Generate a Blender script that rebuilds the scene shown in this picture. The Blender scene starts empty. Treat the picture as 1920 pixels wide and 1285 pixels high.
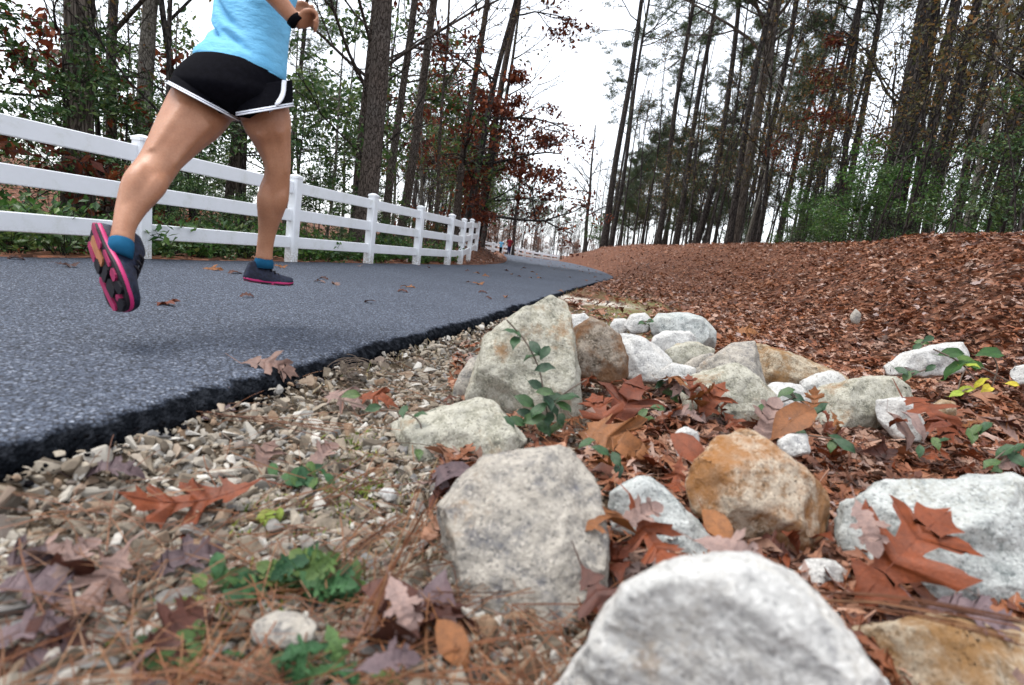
import bpy, bmesh, math, random
import numpy as np
from mathutils import Vector, Matrix, noise as mnoise
from mathutils.bvhtree import BVHTree

random.seed(7)
RG = np.random.default_rng(11)
sc = bpy.context.scene
col = sc.collection
R = math.radians

# ------------------------------------------------------------------ camera
CAM_H = 0.45
FPX = 1020.0                       # focal length in pixels of a 1920 px wide picture
PITCH, ROLL = R(9.7), math.atan2(.129, .9916)
cam_d = bpy.data.cameras.new('camera')
cam = bpy.data.objects.new('camera', cam_d)
col.objects.link(cam)
sc.camera = cam
cam_d.sensor_width = 36
cam_d.lens = FPX / 1920 * 36
cam_d.clip_start, cam_d.clip_end = .02, 2000
camM = (Matrix.Rotation(math.pi / 2 - PITCH, 4, 'X') @ Matrix.Rotation(ROLL, 4, 'Z'))
cam.matrix_world = Matrix.Translation((0, 0, CAM_H)) @ camM
cam_d.dof.use_dof = True
cam_d.dof.focus_distance = 4.6
cam_d.dof.aperture_fstop = 3.4
MC = np.array(camM.to_3x3())

# ------------------------------------------------------------------ world, sun, exposure
w = bpy.data.worlds.new('World'); sc.world = w; w.use_nodes = True
nt = w.node_tree
for n in list(nt.nodes): nt.nodes.remove(n)
sky = nt.nodes.new('ShaderNodeTexSky'); sky.sky_type = 'NISHITA'; sky.sun_disc = False
SUN_EL, SUN_AZ = R(68), R(-80)     # azimuth measured from +Y towards +X
sky.sun_elevation = SUN_EL; sky.sun_rotation = SUN_AZ
sky.air_density = 1.0; sky.dust_density = 2.0; sky.ozone_density = 1.0
hs = nt.nodes.new('ShaderNodeHueSaturation'); hs.inputs['Saturation'].default_value = .34
bg = nt.nodes.new('ShaderNodeBackground'); bg.inputs['Strength'].default_value = .15
wo = nt.nodes.new('ShaderNodeOutputWorld')
nt.links.new(sky.outputs[0], hs.inputs['Color']); veil = nt.nodes.new('ShaderNodeMix'); veil.data_type = 'RGBA'; veil.inputs[0].default_value = .55; veil.inputs[7].default_value = (3.25, 3.4, 3.65, 1)
nt.links.new(hs.outputs[0], veil.inputs[6]); nt.links.new(veil.outputs[2], bg.inputs[0]); nt.links.new(bg.outputs[0], wo.inputs[0])
sun_d = bpy.data.lights.new('sun', 'SUN'); sun_d.energy = 1.05; sun_d.angle = R(30); sun_d.color = (1, .97, .92)
sun = bpy.data.objects.new('sun', sun_d); col.objects.link(sun)
sdir = Vector((math.sin(SUN_AZ) * math.cos(SUN_EL), math.cos(SUN_AZ) * math.cos(SUN_EL), math.sin(SUN_EL)))
sun.rotation_euler = sdir.to_track_quat('Z', 'Y').to_euler()
sc.view_settings.view_transform = 'Standard'; sc.view_settings.look = 'None'
sc.view_settings.gamma = 1; sc.view_settings.use_curve_mapping = False
sc.view_settings.exposure = 1.64
sc.render.engine = 'CYCLES'
sc.cycles.max_bounces = 5; sc.cycles.diffuse_bounces = 2; sc.cycles.transparent_max_bounces = 4

# ------------------------------------------------------------------ geometry helpers
def ray(px, py):
    return MC @ np.array([(px - 960) / FPX, -(py - 642.5) / FPX, -1.0])
def U(px, py, zc):
    """world point on the sight line through a photo position at depth zc"""
    d = ray(px, py) * zc
    return Vector((d[0], d[1], d[2] + CAM_H))
def G(px, py, z=0.0):
    d = ray(px, py); t = (z - CAM_H) / d[2]
    return Vector((d[0] * t, d[1] * t, z))
def proj(P):
    q = (np.asarray(P) - np.array([0, 0, CAM_H])) @ MC
    zc = -q[..., 2]
    return 960 + FPX * q[..., 0] / zc, 642.5 - FPX * q[..., 1] / zc, zc

def tag(o, label=None, cat=None, group=None, kind=None):
    if label: o['label'] = label
    if cat: o['category'] = cat
    if group: o['group'] = group
    if kind: o['kind'] = kind
    return o
def link(o, parent=None):
    col.objects.link(o)
    if parent: o.parent = parent
    return o
def empty(name, loc=(0, 0, 0), rz=0):
    o = bpy.data.objects.new(name, None); o.location = loc; o.rotation_euler = (0, 0, rz); o.empty_display_size = .1
    return link(o)
def mesh_np(name, V, F, mats=(), smooth=False):
    """V (n,3) array, F list of (k,m) index arrays of one arity each"""
    me = bpy.data.meshes.new(name)
    V = np.asarray(V, dtype=np.float32).reshape(-1, 3)
    if not isinstance(F, list): F = [F]
    F = [np.asarray(f, dtype=np.int32) for f in F if len(f)]
    nf = sum(len(f) for f in F)
    loops = np.concatenate([f.ravel() for f in F]) if F else np.zeros(0, np.int32)
    tot = np.concatenate([np.full(len(f), f.shape[1], np.int32) for f in F]) if F else np.zeros(0, np.int32)
    start = np.concatenate([[0], np.cumsum(tot)[:-1]]).astype(np.int32) if nf else tot
    me.vertices.add(len(V)); me.vertices.foreach_set('co', V.ravel())
    me.loops.add(len(loops)); me.loops.foreach_set('vertex_index', loops)
    me.polygons.add(nf); me.polygons.foreach_set('loop_start', start); me.polygons.foreach_set('loop_total', tot)
    me.polygons.foreach_set('use_smooth', np.full(nf, smooth))
    me.update(calc_edges=True); me.validate()
    for m in mats: me.materials.append(m)
    return me
class MB:
    def __init__(s): s.V = []; s.Q = []; s.T = []; s.n = 0
    def add(s, V, Q=None, T=None):
        V = np.asarray(V, dtype=float).reshape(-1, 3)
        s.V.append(V)
        if Q is not None and len(Q): s.Q.append(np.asarray(Q) + s.n)
        if T is not None and len(T): s.T.append(np.asarray(T) + s.n)
        s.n += len(V)
    def tube(s, P, rad, sides=6, cap=True, ell=None, twist=None):
        P = np.asarray(P, dtype=float); n = len(P); rad = np.broadcast_to(np.asarray(rad, float), (n,))
        tan = np.gradient(P, axis=0); tan /= np.linalg.norm(tan, axis=1)[:, None] + 1e-12
        ref = np.array([0, 0, 1.]) if abs(tan[0][2]) < .9 else np.array([0, 1., 0])
        if twist is not None: ref = np.asarray(twist, float)
        a = np.arange(sides) * 2 * math.pi / sides
        rings = np.empty((n, sides, 3))
        x = np.cross(tan[0], ref); x /= np.linalg.norm(x)
        for i in range(n):
            x = x - tan[i] * (x @ tan[i]); x /= np.linalg.norm(x) + 1e-12
            y = np.cross(tan[i], x)
            e = (1, 1) if ell is None else ell[i]
            rings[i] = P[i] + rad[i] * (np.cos(a)[:, None] * x * e[0] + np.sin(a)[:, None] * y * e[1])
        s.loft(rings, cap)
    def loft(s, rings, cap=True):
        rings = np.asarray(rings, float); n, k, _ = rings.shape
        i = np.arange(n - 1)[:, None] * k; j = np.arange(k)[None]; j2 = (j + 1) % k
        Q = np.stack([i + j, i + j2, i + k + j2, i + k + j], -1).reshape(-1, 4)
        V = rings.reshape(-1, 3); T = []
        if cap:
            c0, c1 = len(V), len(V) + 1
            V = np.concatenate([V, rings[0].mean(0)[None], rings[-1].mean(0)[None]])
            jj = np.arange(k); T = np.concatenate([np.stack([np.full(k, c0), (jj + 1) % k, jj], -1),
                                                   np.stack([np.full(k, c1), (n - 1) * k + jj, (n - 1) * k + (jj + 1) % k], -1)])
        s.add(V, Q, T)
    def box(s, c, hx, hy, hz, ax=None):
        """box centre c, half sizes, optional 3x3 rows = axes"""
        ax = np.eye(3) if ax is None else np.asarray(ax, float)
        sg = np.array([[x, y, z] for z in (-1, 1) for y in (-1, 1) for x in (-1, 1)], float)
        V = np.asarray(c, float) + (sg * [hx, hy, hz]) @ ax
        s.add(V, [[0, 2, 3, 1], [4, 5, 7, 6], [0, 1, 5, 4], [2, 6, 7, 3], [0, 4, 6, 2], [1, 3, 7, 5]])
    def mesh(s, name, mat, smooth=False):
        V = np.concatenate(s.V) if s.V else np.zeros((0, 3))
        F = []
        if s.Q: F.append(np.concatenate(s.Q))
        if s.T: F.append(np.concatenate(s.T))
        return mesh_np(name, V, F, [mat] if mat else [], smooth)
    def build(s, name, mat, parent=None, smooth=False):
        return link(bpy.data.objects.new(name, s.mesh(name, mat, smooth)), parent)
def hash2(ix, iy, seed=0):
    h = (ix.astype(np.int64) * 374761393 + iy.astype(np.int64) * 668265263 + seed * 1442695041) & 0xffffffff
    h = ((h ^ (h >> 13)) * 1274126177) & 0xffffffff
    return ((h ^ (h >> 16)) & 0xffff) / 65535.0
def vnoise(x, y, seed=0):
    x = np.asarray(x, float); y = np.asarray(y, float)
    ix, iy = np.floor(x), np.floor(y); fx, fy = x - ix, y - iy
    fx = fx * fx * (3 - 2 * fx); fy = fy * fy * (3 - 2 * fy)
    a, b = hash2(ix, iy, seed), hash2(ix + 1, iy, seed); c, d = hash2(ix, iy + 1, seed), hash2(ix + 1, iy + 1, seed)
    return (a + (b - a) * fx) * (1 - fy) + (c + (d - c) * fx) * fy - .5
def sstep(a, b, x):
    t = np.clip((np.asarray(x, float) - a) / (b - a), 0, 1); return t * t * (3 - 2 * t)
def catmull(P, n):
    P = np.asarray(P, float); m = len(P)
    Q = np.vstack([2 * P[0] - P[1], P, 2 * P[-1] - P[-2]])
    out = []
    for t in np.linspace(0, m - 1 - 1e-9, n):
        i = int(t); f = t - i
        p0, p1, p2, p3 = Q[i], Q[i + 1], Q[i + 2], Q[i + 3]
        out.append(.5 * (2 * p1 + (p2 - p0) * f + (2 * p0 - 5 * p1 + 4 * p2 - p3) * f * f + (3 * p1 - p0 - 3 * p2 + p3) * f ** 3))
    return np.array(out)

# ------------------------------------------------------------------ materials
class NB:
    """small node builder"""
    def __init__(s, name, rough=.7, spec=.3):
        s.m = bpy.data.materials.new(name); s.m.use_nodes = True; s.t = s.m.node_tree
        s.b = s.t.nodes['Principled BSDF']; s.out = s.t.nodes['Material Output']
        s.b.inputs['Roughness'].default_value = rough; s.b.inputs['Specular IOR Level'].default_value = spec
    def n(s, typ, **kw):
        x = s.t.nodes.new(typ)
        for k, v in kw.items(): setattr(x, k, v)
        return x
    def l(s, a, b): s.t.links.new(a, b)
    def coord(s, kind='Object', scale=None):
        o = s.n('ShaderNodeTexCoord').outputs[kind]
        if scale is None: return o
        mp = s.n('ShaderNodeMapping'); mp.inputs['Scale'].default_value = scale if hasattr(scale, '__len__') else (scale,) * 3
        s.l(o, mp.inputs[0]); return mp.outputs[0]
    def noise(s, co, scale, detail=4, rough=.55):
        x = s.n('ShaderNodeTexNoise'); x.inputs['Scale'].default_value = scale; x.inputs['Detail'].default_value = detail
        x.inputs['Roughness'].default_value = rough; s.l(co, x.inputs['Vector']); return x.outputs[0]
    def vor(s, co, scale, feature='F1', out=0):
        x = s.n('ShaderNodeTexVoronoi', feature=feature); x.inputs['Scale'].default_value = scale; s.l(co, x.inputs['Vector'])
        return x.outputs[out]
    def ramp(s, f, stops, const=False):
        x = s.n('ShaderNodeValToRGB'); e = x.color_ramp.elements
        if const: x.color_ramp.interpolation = 'CONSTANT'
        while len(e) < len(stops): e.new(.5)
        for i, (p, c) in enumerate(stops):
            e[i].position = p; e[i].color = (*c, 1) if hasattr(c, '__len__') else (c, c, c, 1)
        s.l(f, x.inputs[0]); return x.outputs[0]
    def mix(s, f, a, b, mode='MIX'):
        x = s.n('ShaderNodeMix', data_type='RGBA', blend_type=mode)
        for v, i in ((f, 0), (a, 6), (b, 7)):
            if hasattr(v, 'is_linked') or isinstance(v, bpy.types.NodeSocket): s.l(v, x.inputs[i])
            elif i == 0: x.inputs[0].default_value = v
            else: x.inputs[i].default_value = (*v, 1)
        return x.outputs[2]
    def math(s, op, a, b=0.0):
        x = s.n('ShaderNodeMath', operation=op)
        for v, i in ((a, 0), (b, 1)):
            if isinstance(v, bpy.types.NodeSocket): s.l(v, x.inputs[i])
            else: x.inputs[i].default_value = v
        return x.outputs[0]
    def bump(s, h, strength=.5, dist=.01, prev=None):
        x = s.n('ShaderNodeBump'); x.inputs['Strength'].default_value = strength; x.inputs['Distance'].default_value = dist
        s.l(h, x.inputs['Height'])
        if prev is not None: s.l(prev, x.inputs['Normal'])
        return x.outputs[0]
    def done(s, color, bump=None, rough=None):
        if isinstance(color, bpy.types.NodeSocket): s.l(color, s.b.inputs['Base Color'])
        else: s.b.inputs['Base Color'].default_value = (*color, 1)
        if bump is not None: s.l(bump, s.b.inputs['Normal'])
        if rough is not None: s.l(rough, s.b.inputs['Roughness'])
        return s.m
    def rnd(s):
        a = s.n('ShaderNodeNewGeometry').outputs['Random Per Island']; b = s.n('ShaderNodeObjectInfo').outputs['Random']
        return s.math('FRACT', s.math('ADD', a, b))
    def translucent(s, color, f=.3):
        t = s.n('ShaderNodeBsdfTranslucent'); s.l(color, t.inputs[0]) if isinstance(color, bpy.types.NodeSocket) else None
        mx = s.n('ShaderNodeMixShader'); mx.inputs[0].default_value = f
        s.l(s.b.outputs[0], mx.inputs[1]); s.l(t.outputs[0], mx.inputs[2]); s.l(mx.outputs[0], s.out.inputs[0])

def mat_plain(name, c, rough=.6, spec=.3, var=.15, nscale=30, bump=0):
    k = NB(name, rough, spec); co = k.coord()
    f = k.noise(co, nscale, 5)
    a = tuple(x * (1 - var) for x in c); b = tuple(min(1, x * (1 + var)) for x in c)
    return k.done(k.ramp(f, [(.3, a), (.7, b)]), k.bump(f, bump, .005) if bump else None)

def mat_asphalt():
    k = NB('asphalt', .74, .4); co = k.coord()
    v = k.n('ShaderNodeTexVoronoi'); v.inputs['Scale'].default_value = 125; k.l(co, v.inputs['Vector'])
    sep = k.n('ShaderNodeSeparateColor'); k.l(v.outputs['Color'], sep.inputs[0])
    stone = k.ramp(sep.outputs[0], [(0, (.03, .039, .061)), (.45, (.056, .071, .104)), (.82, (.1, .12, .163)), (1, (.32, .35, .41))])
    v2 = k.n('ShaderNodeTexVoronoi'); v2.inputs['Scale'].default_value = 260; k.l(co, v2.inputs['Vector'])
    sep2 = k.n('ShaderNodeSeparateColor'); k.l(v2.outputs['Color'], sep2.inputs[0])
    fine = k.ramp(sep2.outputs[1], [(0, (.034, .042, .06)), (1, (.17, .19, .23))])
    c = k.mix(.35, stone, fine)
    gap = k.ramp(v.outputs['Distance'], [(.45, 0), (.72, 1)])
    c = k.mix(gap, c, (.018, .02, .027))
    big = k.noise(co, .9, 5); c = k.mix(.5, c, k.ramp(big, [(.3, (.36, .37, .4)), (.7, (.6, .61, .63))]), 'OVERLAY')
    n2 = k.noise(co, 40, 4)
    at = k.n('ShaderNodeAttribute', attribute_name='edge_wear_shade'); ew = k.math('ADD', at.outputs['Fac'], k.math('MULTIPLY', k.math('SUBTRACT', k.noise(co, 16, 5), .5), .9))
    tar_shade = k.mix(k.ramp(n2, [(.45, 0), (.7, .8)]), (.006, .007, .009), (.03, .033, .04))  # bare bitumen of the worn edge, darkened further with painted shade
    c = k.mix(k.ramp(ew, [(.2, 0), (.6, 1)]), c, tar_shade)
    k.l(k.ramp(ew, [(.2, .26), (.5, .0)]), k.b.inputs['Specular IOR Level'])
    b = k.bump(v.outputs['Distance'], .8, .007)
    b = k.bump(n2, .5, .008, b)
    return k.done(c, b)
def mat_ground():
    k = NB('forest_ground', .9, .15); co = k.coord()
    at = k.n('ShaderNodeAttribute', attribute_name='zone'); sep = k.n('ShaderNodeSeparateColor'); k.l(at.outputs['Color'], sep.inputs[0])
    n1 = k.noise(co, 18, 8, .7); n2 = k.noise(co, 3, 5)
    v = k.n('ShaderNodeTexVoronoi'); v.inputs['Scale'].default_value = 16; k.l(co, v.inputs['Vector'])
    vs = k.n('ShaderNodeSeparateColor'); k.l(v.outputs['Color'], vs.inputs[0])
    litter = k.ramp(vs.outputs[0], [(0, (.045, .019, .011)), (.35, (.13, .05, .028)), (.7, (.21, .082, .043)), (1, (.28, .15, .1))])
    litter = k.mix(k.ramp(n1, [(.35, 0), (.65, .6)]), litter, (.04, .02, .013))
    dirt = k.ramp(n1, [(.3, (.03, .021, .014)), (.55, (.075, .054, .035)), (.75, (.14, .105, .07))])
    c = k.mix(sep.outputs[0], litter, dirt)
    c = k.mix(sep.outputs[1], c, k.ramp(n1, [(.3, (.09, .1, .03)), (.7, (.26, .22, .11))]))
    c = k.mix(sep.outputs[2], c, k.ramp(n1, [(.3, (.45, .4, .33)), (.7, (.62, .57, .5))]))
    return k.done(c, k.bump(v.outputs['Distance'], .5, .03, k.bump(n1, .6, .02)))
def mat_rock(name, light, mid, dark, rust=(.38, .2, .08), rust_amt=.3, scale=1.0):
    k = NB(name, .88, .2); co = k.coord()
    n0 = k.noise(co, 7 * scale, 6, .6); n1 = k.noise(co, 24 * scale, 7, .68); n2 = k.noise(co, 7 * scale, 7, .7); n3 = k.noise(co, 120 * scale, 5, .7)
    base = k.ramp(n1, [(.33, dark), (.43, mid), (.54, light), (.7, tuple(min(1, x * 1.2) for x in light))])
    warm = tuple(x * y for x, y in zip(mid, (1.15, 1.0, .8)))
    base = k.mix(k.math('MULTIPLY', k.ramp(n0, [(.45, 0), (.68, 1)]), .6), base, k.mix(k.ramp(n3, [(.4, 0), (.6, 1)]), warm, light))
    sp = k.ramp(n3, [(.36, 1), (.44, 0)])
    c = k.mix(k.math('MULTIPLY', sp, .3), base, tuple(x * .6 for x in dark))
    v = k.n('ShaderNodeTexVoronoi'); v.inputs['Scale'].default_value = 210 * scale; k.l(co, v.inputs['Vector'])
    vs = k.n('ShaderNodeSeparateColor'); k.l(v.outputs['Color'], vs.inputs[0])
    c = k.mix(k.math('MULTIPLY', k.ramp(vs.outputs[0], [(.88, 0), (.92, 1)]), .4), c, tuple(x * .5 for x in dark))
    c = k.mix(k.math('MULTIPLY', k.ramp(vs.outputs[1], [(.84, 0), (.88, 1)]), .5), c, tuple(min(1, x * 1.35) for x in light))
    rs = k.ramp(n2, [(.62 - .45 * rust_amt, 0), (.74 - .45 * rust_amt, 1)])
    c = k.mix(k.math('MULTIPLY', rs, .8), c, k.mix(n1, rust, tuple(x * .4 for x in rust)))
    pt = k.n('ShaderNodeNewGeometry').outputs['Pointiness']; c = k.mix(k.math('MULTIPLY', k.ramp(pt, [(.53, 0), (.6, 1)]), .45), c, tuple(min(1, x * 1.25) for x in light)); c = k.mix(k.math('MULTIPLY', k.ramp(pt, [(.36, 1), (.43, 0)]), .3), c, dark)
    b = k.bump(n3, .5, .006); b = k.bump(n1, .8, .014, b)
    return k.done(c, b)
def mat_bark(name, a, b, c2, sc=(9, 9, 2.2), strength=1.0):
    k = NB(name, .92, .15); co0 = k.coord('Object', sc); nz = k.n('ShaderNodeTexNoise'); nz.inputs['Scale'].default_value = 1.1; nz.inputs['Detail'].default_value = 5; k.l(co0, nz.inputs['Vector'])
    va = k.n('ShaderNodeVectorMath', operation='MULTIPLY_ADD'); k.l(nz.outputs['Color'], va.inputs[0]); va.inputs[1].default_value = (1.5, 1.5, 1.5); k.l(co0, va.inputs[2]); co = va.outputs[0]
    v = k.n('ShaderNodeTexVoronoi', feature='DISTANCE_TO_EDGE'); v.inputs['Scale'].default_value = 1.6; k.l(co, v.inputs['Vector'])
    n1 = k.noise(co, 3, 8, .65); n2 = k.noise(k.coord('Object', .6), 1.5, 3)
    e = k.ramp(v.outputs['Distance'], [(.02, 0), (.16, 1)])
    colr = k.mix(k.ramp(n1, [(.3, 0), (.7, 1)]), a, b)
    colr = k.mix(k.ramp(n2, [(.45, 0), (.7, .6)]), colr, c2)
    colr = k.mix(e, tuple(x * .4 for x in a), colr)
    return k.done(colr, k.bump(k.math('ADD', k.math('MULTIPLY', e, .6), n1), strength, .05))
def mat_leaf(name, stops, trans=.25, rough=.55, spec=.35, vein=True, patch=False):
    k = NB(name, rough, spec)
    c = k.ramp(k.rnd(), stops)
    if patch:
        pn = k.noise(k.coord(), .8, 5, .6); pm = k.noise(k.coord(), 2.3, 4, .6)
        c = k.mix(k.math('MULTIPLY', k.ramp(pn, [(.5, 0), (.66, 1)]), .6), c, (.3, .115, .04)); c = k.mix(k.math('MULTIPLY', k.ramp(pm, [(.52, 0), (.68, 1)]), .55), c, (.36, .25, .2)); c = k.mix(k.math('MULTIPLY', k.ramp(pm, [(.34, 1), (.46, 0)]), .6), c, (.045, .02, .013))
    n = k.noise(k.coord(), 45, 4); n7 = k.noise(k.coord(), 6, 5, .65); c = k.mix(.5, c, k.ramp(n, [(.3, (.33, .32, .31)), (.7, (.64, .63, .62))]), 'OVERLAY'); c = k.mix(.7, c, k.ramp(n7, [(.32, (.26, .26, .27)), (.5, (.5, .5, .5)), (.68, (.7, .68, .64))]), 'OVERLAY')
    k.translucent(c, trans)
    return k.done(c, k.bump(n, .35, .004))
def mat_twotone(name, c1, c2, scale, rough=.5, spec=.3, bump=.0):
    k = NB(name, rough, spec); f = k.noise(k.coord(), scale, 4)
    return k.done(k.ramp(f, [(.4, c1), (.6, c2)]), k.bump(f, bump, .004) if bump else None)

M = {}
M['asphalt'] = mat_asphalt(); M['ground'] = mat_ground()
k = NB('broken_asphalt_shade', 1.0, .0); n = k.noise(k.coord(), 70, 6, .7)
M['broken_edge'] = k.done(k.ramp(n, [(.4, (.006, .006, .008)), (.62, (.012, .012, .014)), (.78, (.03, .03, .033))]), k.bump(n, .9, .02))  # broken bitumen, its colour blackened to carry the shadow on the edge face
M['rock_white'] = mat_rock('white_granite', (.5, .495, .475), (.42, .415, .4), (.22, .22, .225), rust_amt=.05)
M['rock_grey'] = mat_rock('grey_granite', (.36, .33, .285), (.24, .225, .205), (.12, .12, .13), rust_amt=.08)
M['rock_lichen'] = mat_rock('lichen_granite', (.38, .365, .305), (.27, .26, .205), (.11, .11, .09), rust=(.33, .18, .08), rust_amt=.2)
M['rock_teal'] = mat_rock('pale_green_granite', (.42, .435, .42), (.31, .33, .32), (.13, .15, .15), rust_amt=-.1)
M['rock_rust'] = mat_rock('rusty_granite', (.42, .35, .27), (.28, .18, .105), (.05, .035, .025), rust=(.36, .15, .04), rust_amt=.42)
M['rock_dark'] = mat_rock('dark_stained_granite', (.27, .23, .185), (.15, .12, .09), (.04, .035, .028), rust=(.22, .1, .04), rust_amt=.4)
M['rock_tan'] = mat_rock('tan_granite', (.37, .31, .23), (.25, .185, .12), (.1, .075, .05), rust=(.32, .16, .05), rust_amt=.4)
k = NB('pebble', .85, .25); f = k.rnd(); n = k.noise(k.coord(), 90, 6, .7)
k.c = k.ramp(f, [(0, (.09, .075, .06)), (.22, (.22, .18, .135)), (.45, (.33, .29, .235)), (.62, (.19, .19, .19)), (.72, (.25, .165, .105)), (.86, (.34, .31, .265)), (1, (.54, .52, .48))])
k.c = k.mix(.6, k.c, k.ramp(n, [(.3, (.3, .29, .28)), (.7, (.65, .64, .62))]), 'OVERLAY')
M['pebble'] = k.done(k.c, k.bump(n, .5, .004))
M['litter'] = mat_leaf('dead_leaf', [(0, (.035, .014, .009)), (.16, (.11, .034, .017)), (.4, (.2, .066, .028)), (.6, (.27, .1, .045)), (.78, (.34, .17, .1)), (.9, (.42, .28, .22)), (1, (.34, .26, .25))], .14, patch=True)
M['leaf_rust'] = mat_leaf('rust_leaf', [(0, (.12, .026, .009)), (1, (.2, .05, .016))], .15)
M['leaf_tan'] = mat_leaf('tan_leaf', [(0, (.19, .07, .022)), (1, (.27, .11, .036))], .18)
M['leaf_mauve'] = mat_leaf('mauve_leaf', [(0, (.17, .1, .08)), (1, (.27, .185, .165))], .12)
M['leaf_dark'] = mat_leaf('dark_brown_leaf', [(0, (.05, .018, .013)), (1, (.1, .036, .025))], .12)
M['leaf_purple'] = mat_leaf('purple_grey_leaf', [(0, (.09, .06, .066)), (1, (.16, .11, .12))], .12)
M['needle'] = mat_leaf('pine_needle', [(0, (.09, .032, .013)), (.5, (.16, .058, .022)), (1, (.23, .12, .06))], .1)
M['green_leaf'] = mat_leaf('vine_leaf', [(0, (.014, .05, .02)), (.6, (.034, .09, .03)), (1, (.075, .13, .03))], .25, .35, .5)
M['clover'] = mat_leaf('herb_leaf', [(0, (.018, .07, .028)), (.7, (.045, .13, .045)), (1, (.1, .16, .04))], .3)
M['yellow_leaf'] = mat_leaf('yellow_green_leaf', [(0, (.25, .38, .05)), (.6, (.45, .5, .06)), (1, (.62, .5, .05))], .35)
M['moss'] = mat_leaf('moss', [(0, (.1, .16, .02)), (.6, (.22, .28, .04)), (1, (.3, .3, .08))], .2)
M['dry_grass'] = mat_leaf('dry_grass', [(0, (.3, .22, .12)), (.6, (.42, .34, .2)), (1, (.2, .22, .07))], .2)
M['bush'] = mat_leaf('evergreen_leaf', [(0, (.02, .06, .02)), (.5, (.055, .12, .036)), (1, (.13, .19, .055))], .22, .4, .4)
M['bush_light'] = mat_leaf('light_green_leaf', [(0, (.03, .09, .02)), (.6, (.06, .15, .03)), (1, (.13, .22, .05))], .35, .45, .35)
M['mid_leaf'] = mat_leaf('mid_green_leaf', [(0, (.03, .075, .025)), (.5, (.07, .14, .04)), (1, (.16, .21, .06))], .35, .4, .4)
M['russet'] = mat_leaf('russet_leaf', [(0, (.06, .014, .01)), (.5, (.14, .032, .016)), (.85, (.22, .065, .028)), (1, (.36, .1, .03))], .35)
M['pine_green'] = mat_leaf('pine_foliage', [(0, (.03, .06, .025)), (.6, (.06, .1, .04)), (1, (.12, .14, .05))], .2)
M['sparse'] = mat_leaf('late_leaf', [(0, (.04, .05, .022)), (.5, (.09, .085, .03)), (1, (.2, .1, .035))], .35)
M['bark_pine'] = mat_bark('pine_bark', (.11, .085, .07), (.2, .16, .135), (.17, .165, .155), (20, 20, 6), .9)
M['bark_oak'] = mat_bark('oak_bark', (.13, .105, .085), (.22, .185, .155), (.18, .175, .16), (14, 14, 1.6), 1.0)
M['bark_dark'] = mat_bark('dark_bark', (.055, .046, .042), (.1, .086, .078), (.085, .083, .08))
M['bark_pale'] = mat_bark('lichen_bark', (.17, .15, .12), (.3, .28, .24), (.34, .35, .32), (26, 26, 6), .6)
M['twig'] = mat_plain('twig', (.13, .1, .08), .9, .2, .4, 8)
k = NB('white_vinyl', .42, .4); co = k.coord(); zz = k.n('ShaderNodeSeparateXYZ'); k.l(co, zz.inputs[0])
gr = k.noise(co, 5, 7, .7); fine = k.noise(co, 60, 5, .7)
c = k.ramp(gr, [(.35, (.83, .85, .88)), (.55, (.8, .82, .84)), (.75, (.66, .68, .65))])
splash = k.math('MULTIPLY', k.ramp(zz.outputs[2], [(.02, 1), (.2, 0)]), k.ramp(fine, [(.42, 0), (.6, .8)]))
c = k.mix(splash, c, (.3, .25, .18))
M['vinyl'] = k.done(c)
k = NB('skin', .46, .4); co = k.coord(); a1 = k.noise(co, 9, 6, .6); a2 = k.noise(co, 160, 4, .7)
c = k.ramp(a1, [(.3, (.33, .145, .078)), (.5, (.39, .185, .105)), (.7, (.44, .225, .135))]); c = k.mix(.35, c, k.ramp(a2, [(.35, (.38, .36, .36)), (.65, (.6, .6, .6))]), 'OVERLAY')
k.b.inputs['Subsurface Weight'].default_value = .12; k.b.inputs['Subsurface Radius'].default_value = (.02, .008, .004)
M['skin'] = k.done(c, k.bump(a2, .12, .002))
M['black_cloth'] = mat_plain('black_cloth', (.004, .004, .006), .95, .04, .3, 60, .15)
M['white_cloth'] = mat_plain('white_trim', (.72, .74, .8), .7, .2, .05, 60, .1)
M['navy_cloth'] = mat_plain('navy_piping', (.02, .025, .07), .7, .2)
k = NB('blue_jersey', .75, .25); wv = k.n('ShaderNodeTexNoise'); wv.inputs['Scale'].default_value = 9; k.l(k.coord('Object', (1, 1, .6)), wv.inputs[0])
M['shirt'] = k.done(k.ramp(wv.outputs[0], [(.3, (.13, .42, .68)), (.7, (.17, .48, .74))]), k.bump(k.noise(k.coord(), 900, 2), .25, .0015, k.bump(k.noise(k.coord('Object', (1, 1, 2.2)), 16, 4), .55, .02)))
M['shoe_dark'] = mat_twotone('shoe_mesh', (.006, .008, .02), (.014, .02, .045), 90, .6, .3, .4)
M['shoe_pink'] = mat_plain('pink_foam', (.46, .018, .13), .5, .4, .1, 20)
M['shoe_magenta'] = mat_plain('magenta_rubber', (.36, .025, .1), .55, .35, .25, 25)
M['shoe_orange'] = mat_plain('orange_gel', (.5, .2, .09), .4, .4)
M['sock'] = mat_plain('blue_sock', (.012, .09, .18), .9, .1)
M['black_rubber'] = mat_plain('black_rubber', (.012, .01, .014), .6, .3)
M['hair'] = mat_plain('brown_hair', (.05, .028, .015), .5, .4, .4, 60, .5)
M['maroon'] = mat_plain('maroon_cloth', (.22, .02, .03), .8, .2)
M['eye'] = mat_plain('eye', (.7, .7, .68), .2, .5)

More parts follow.
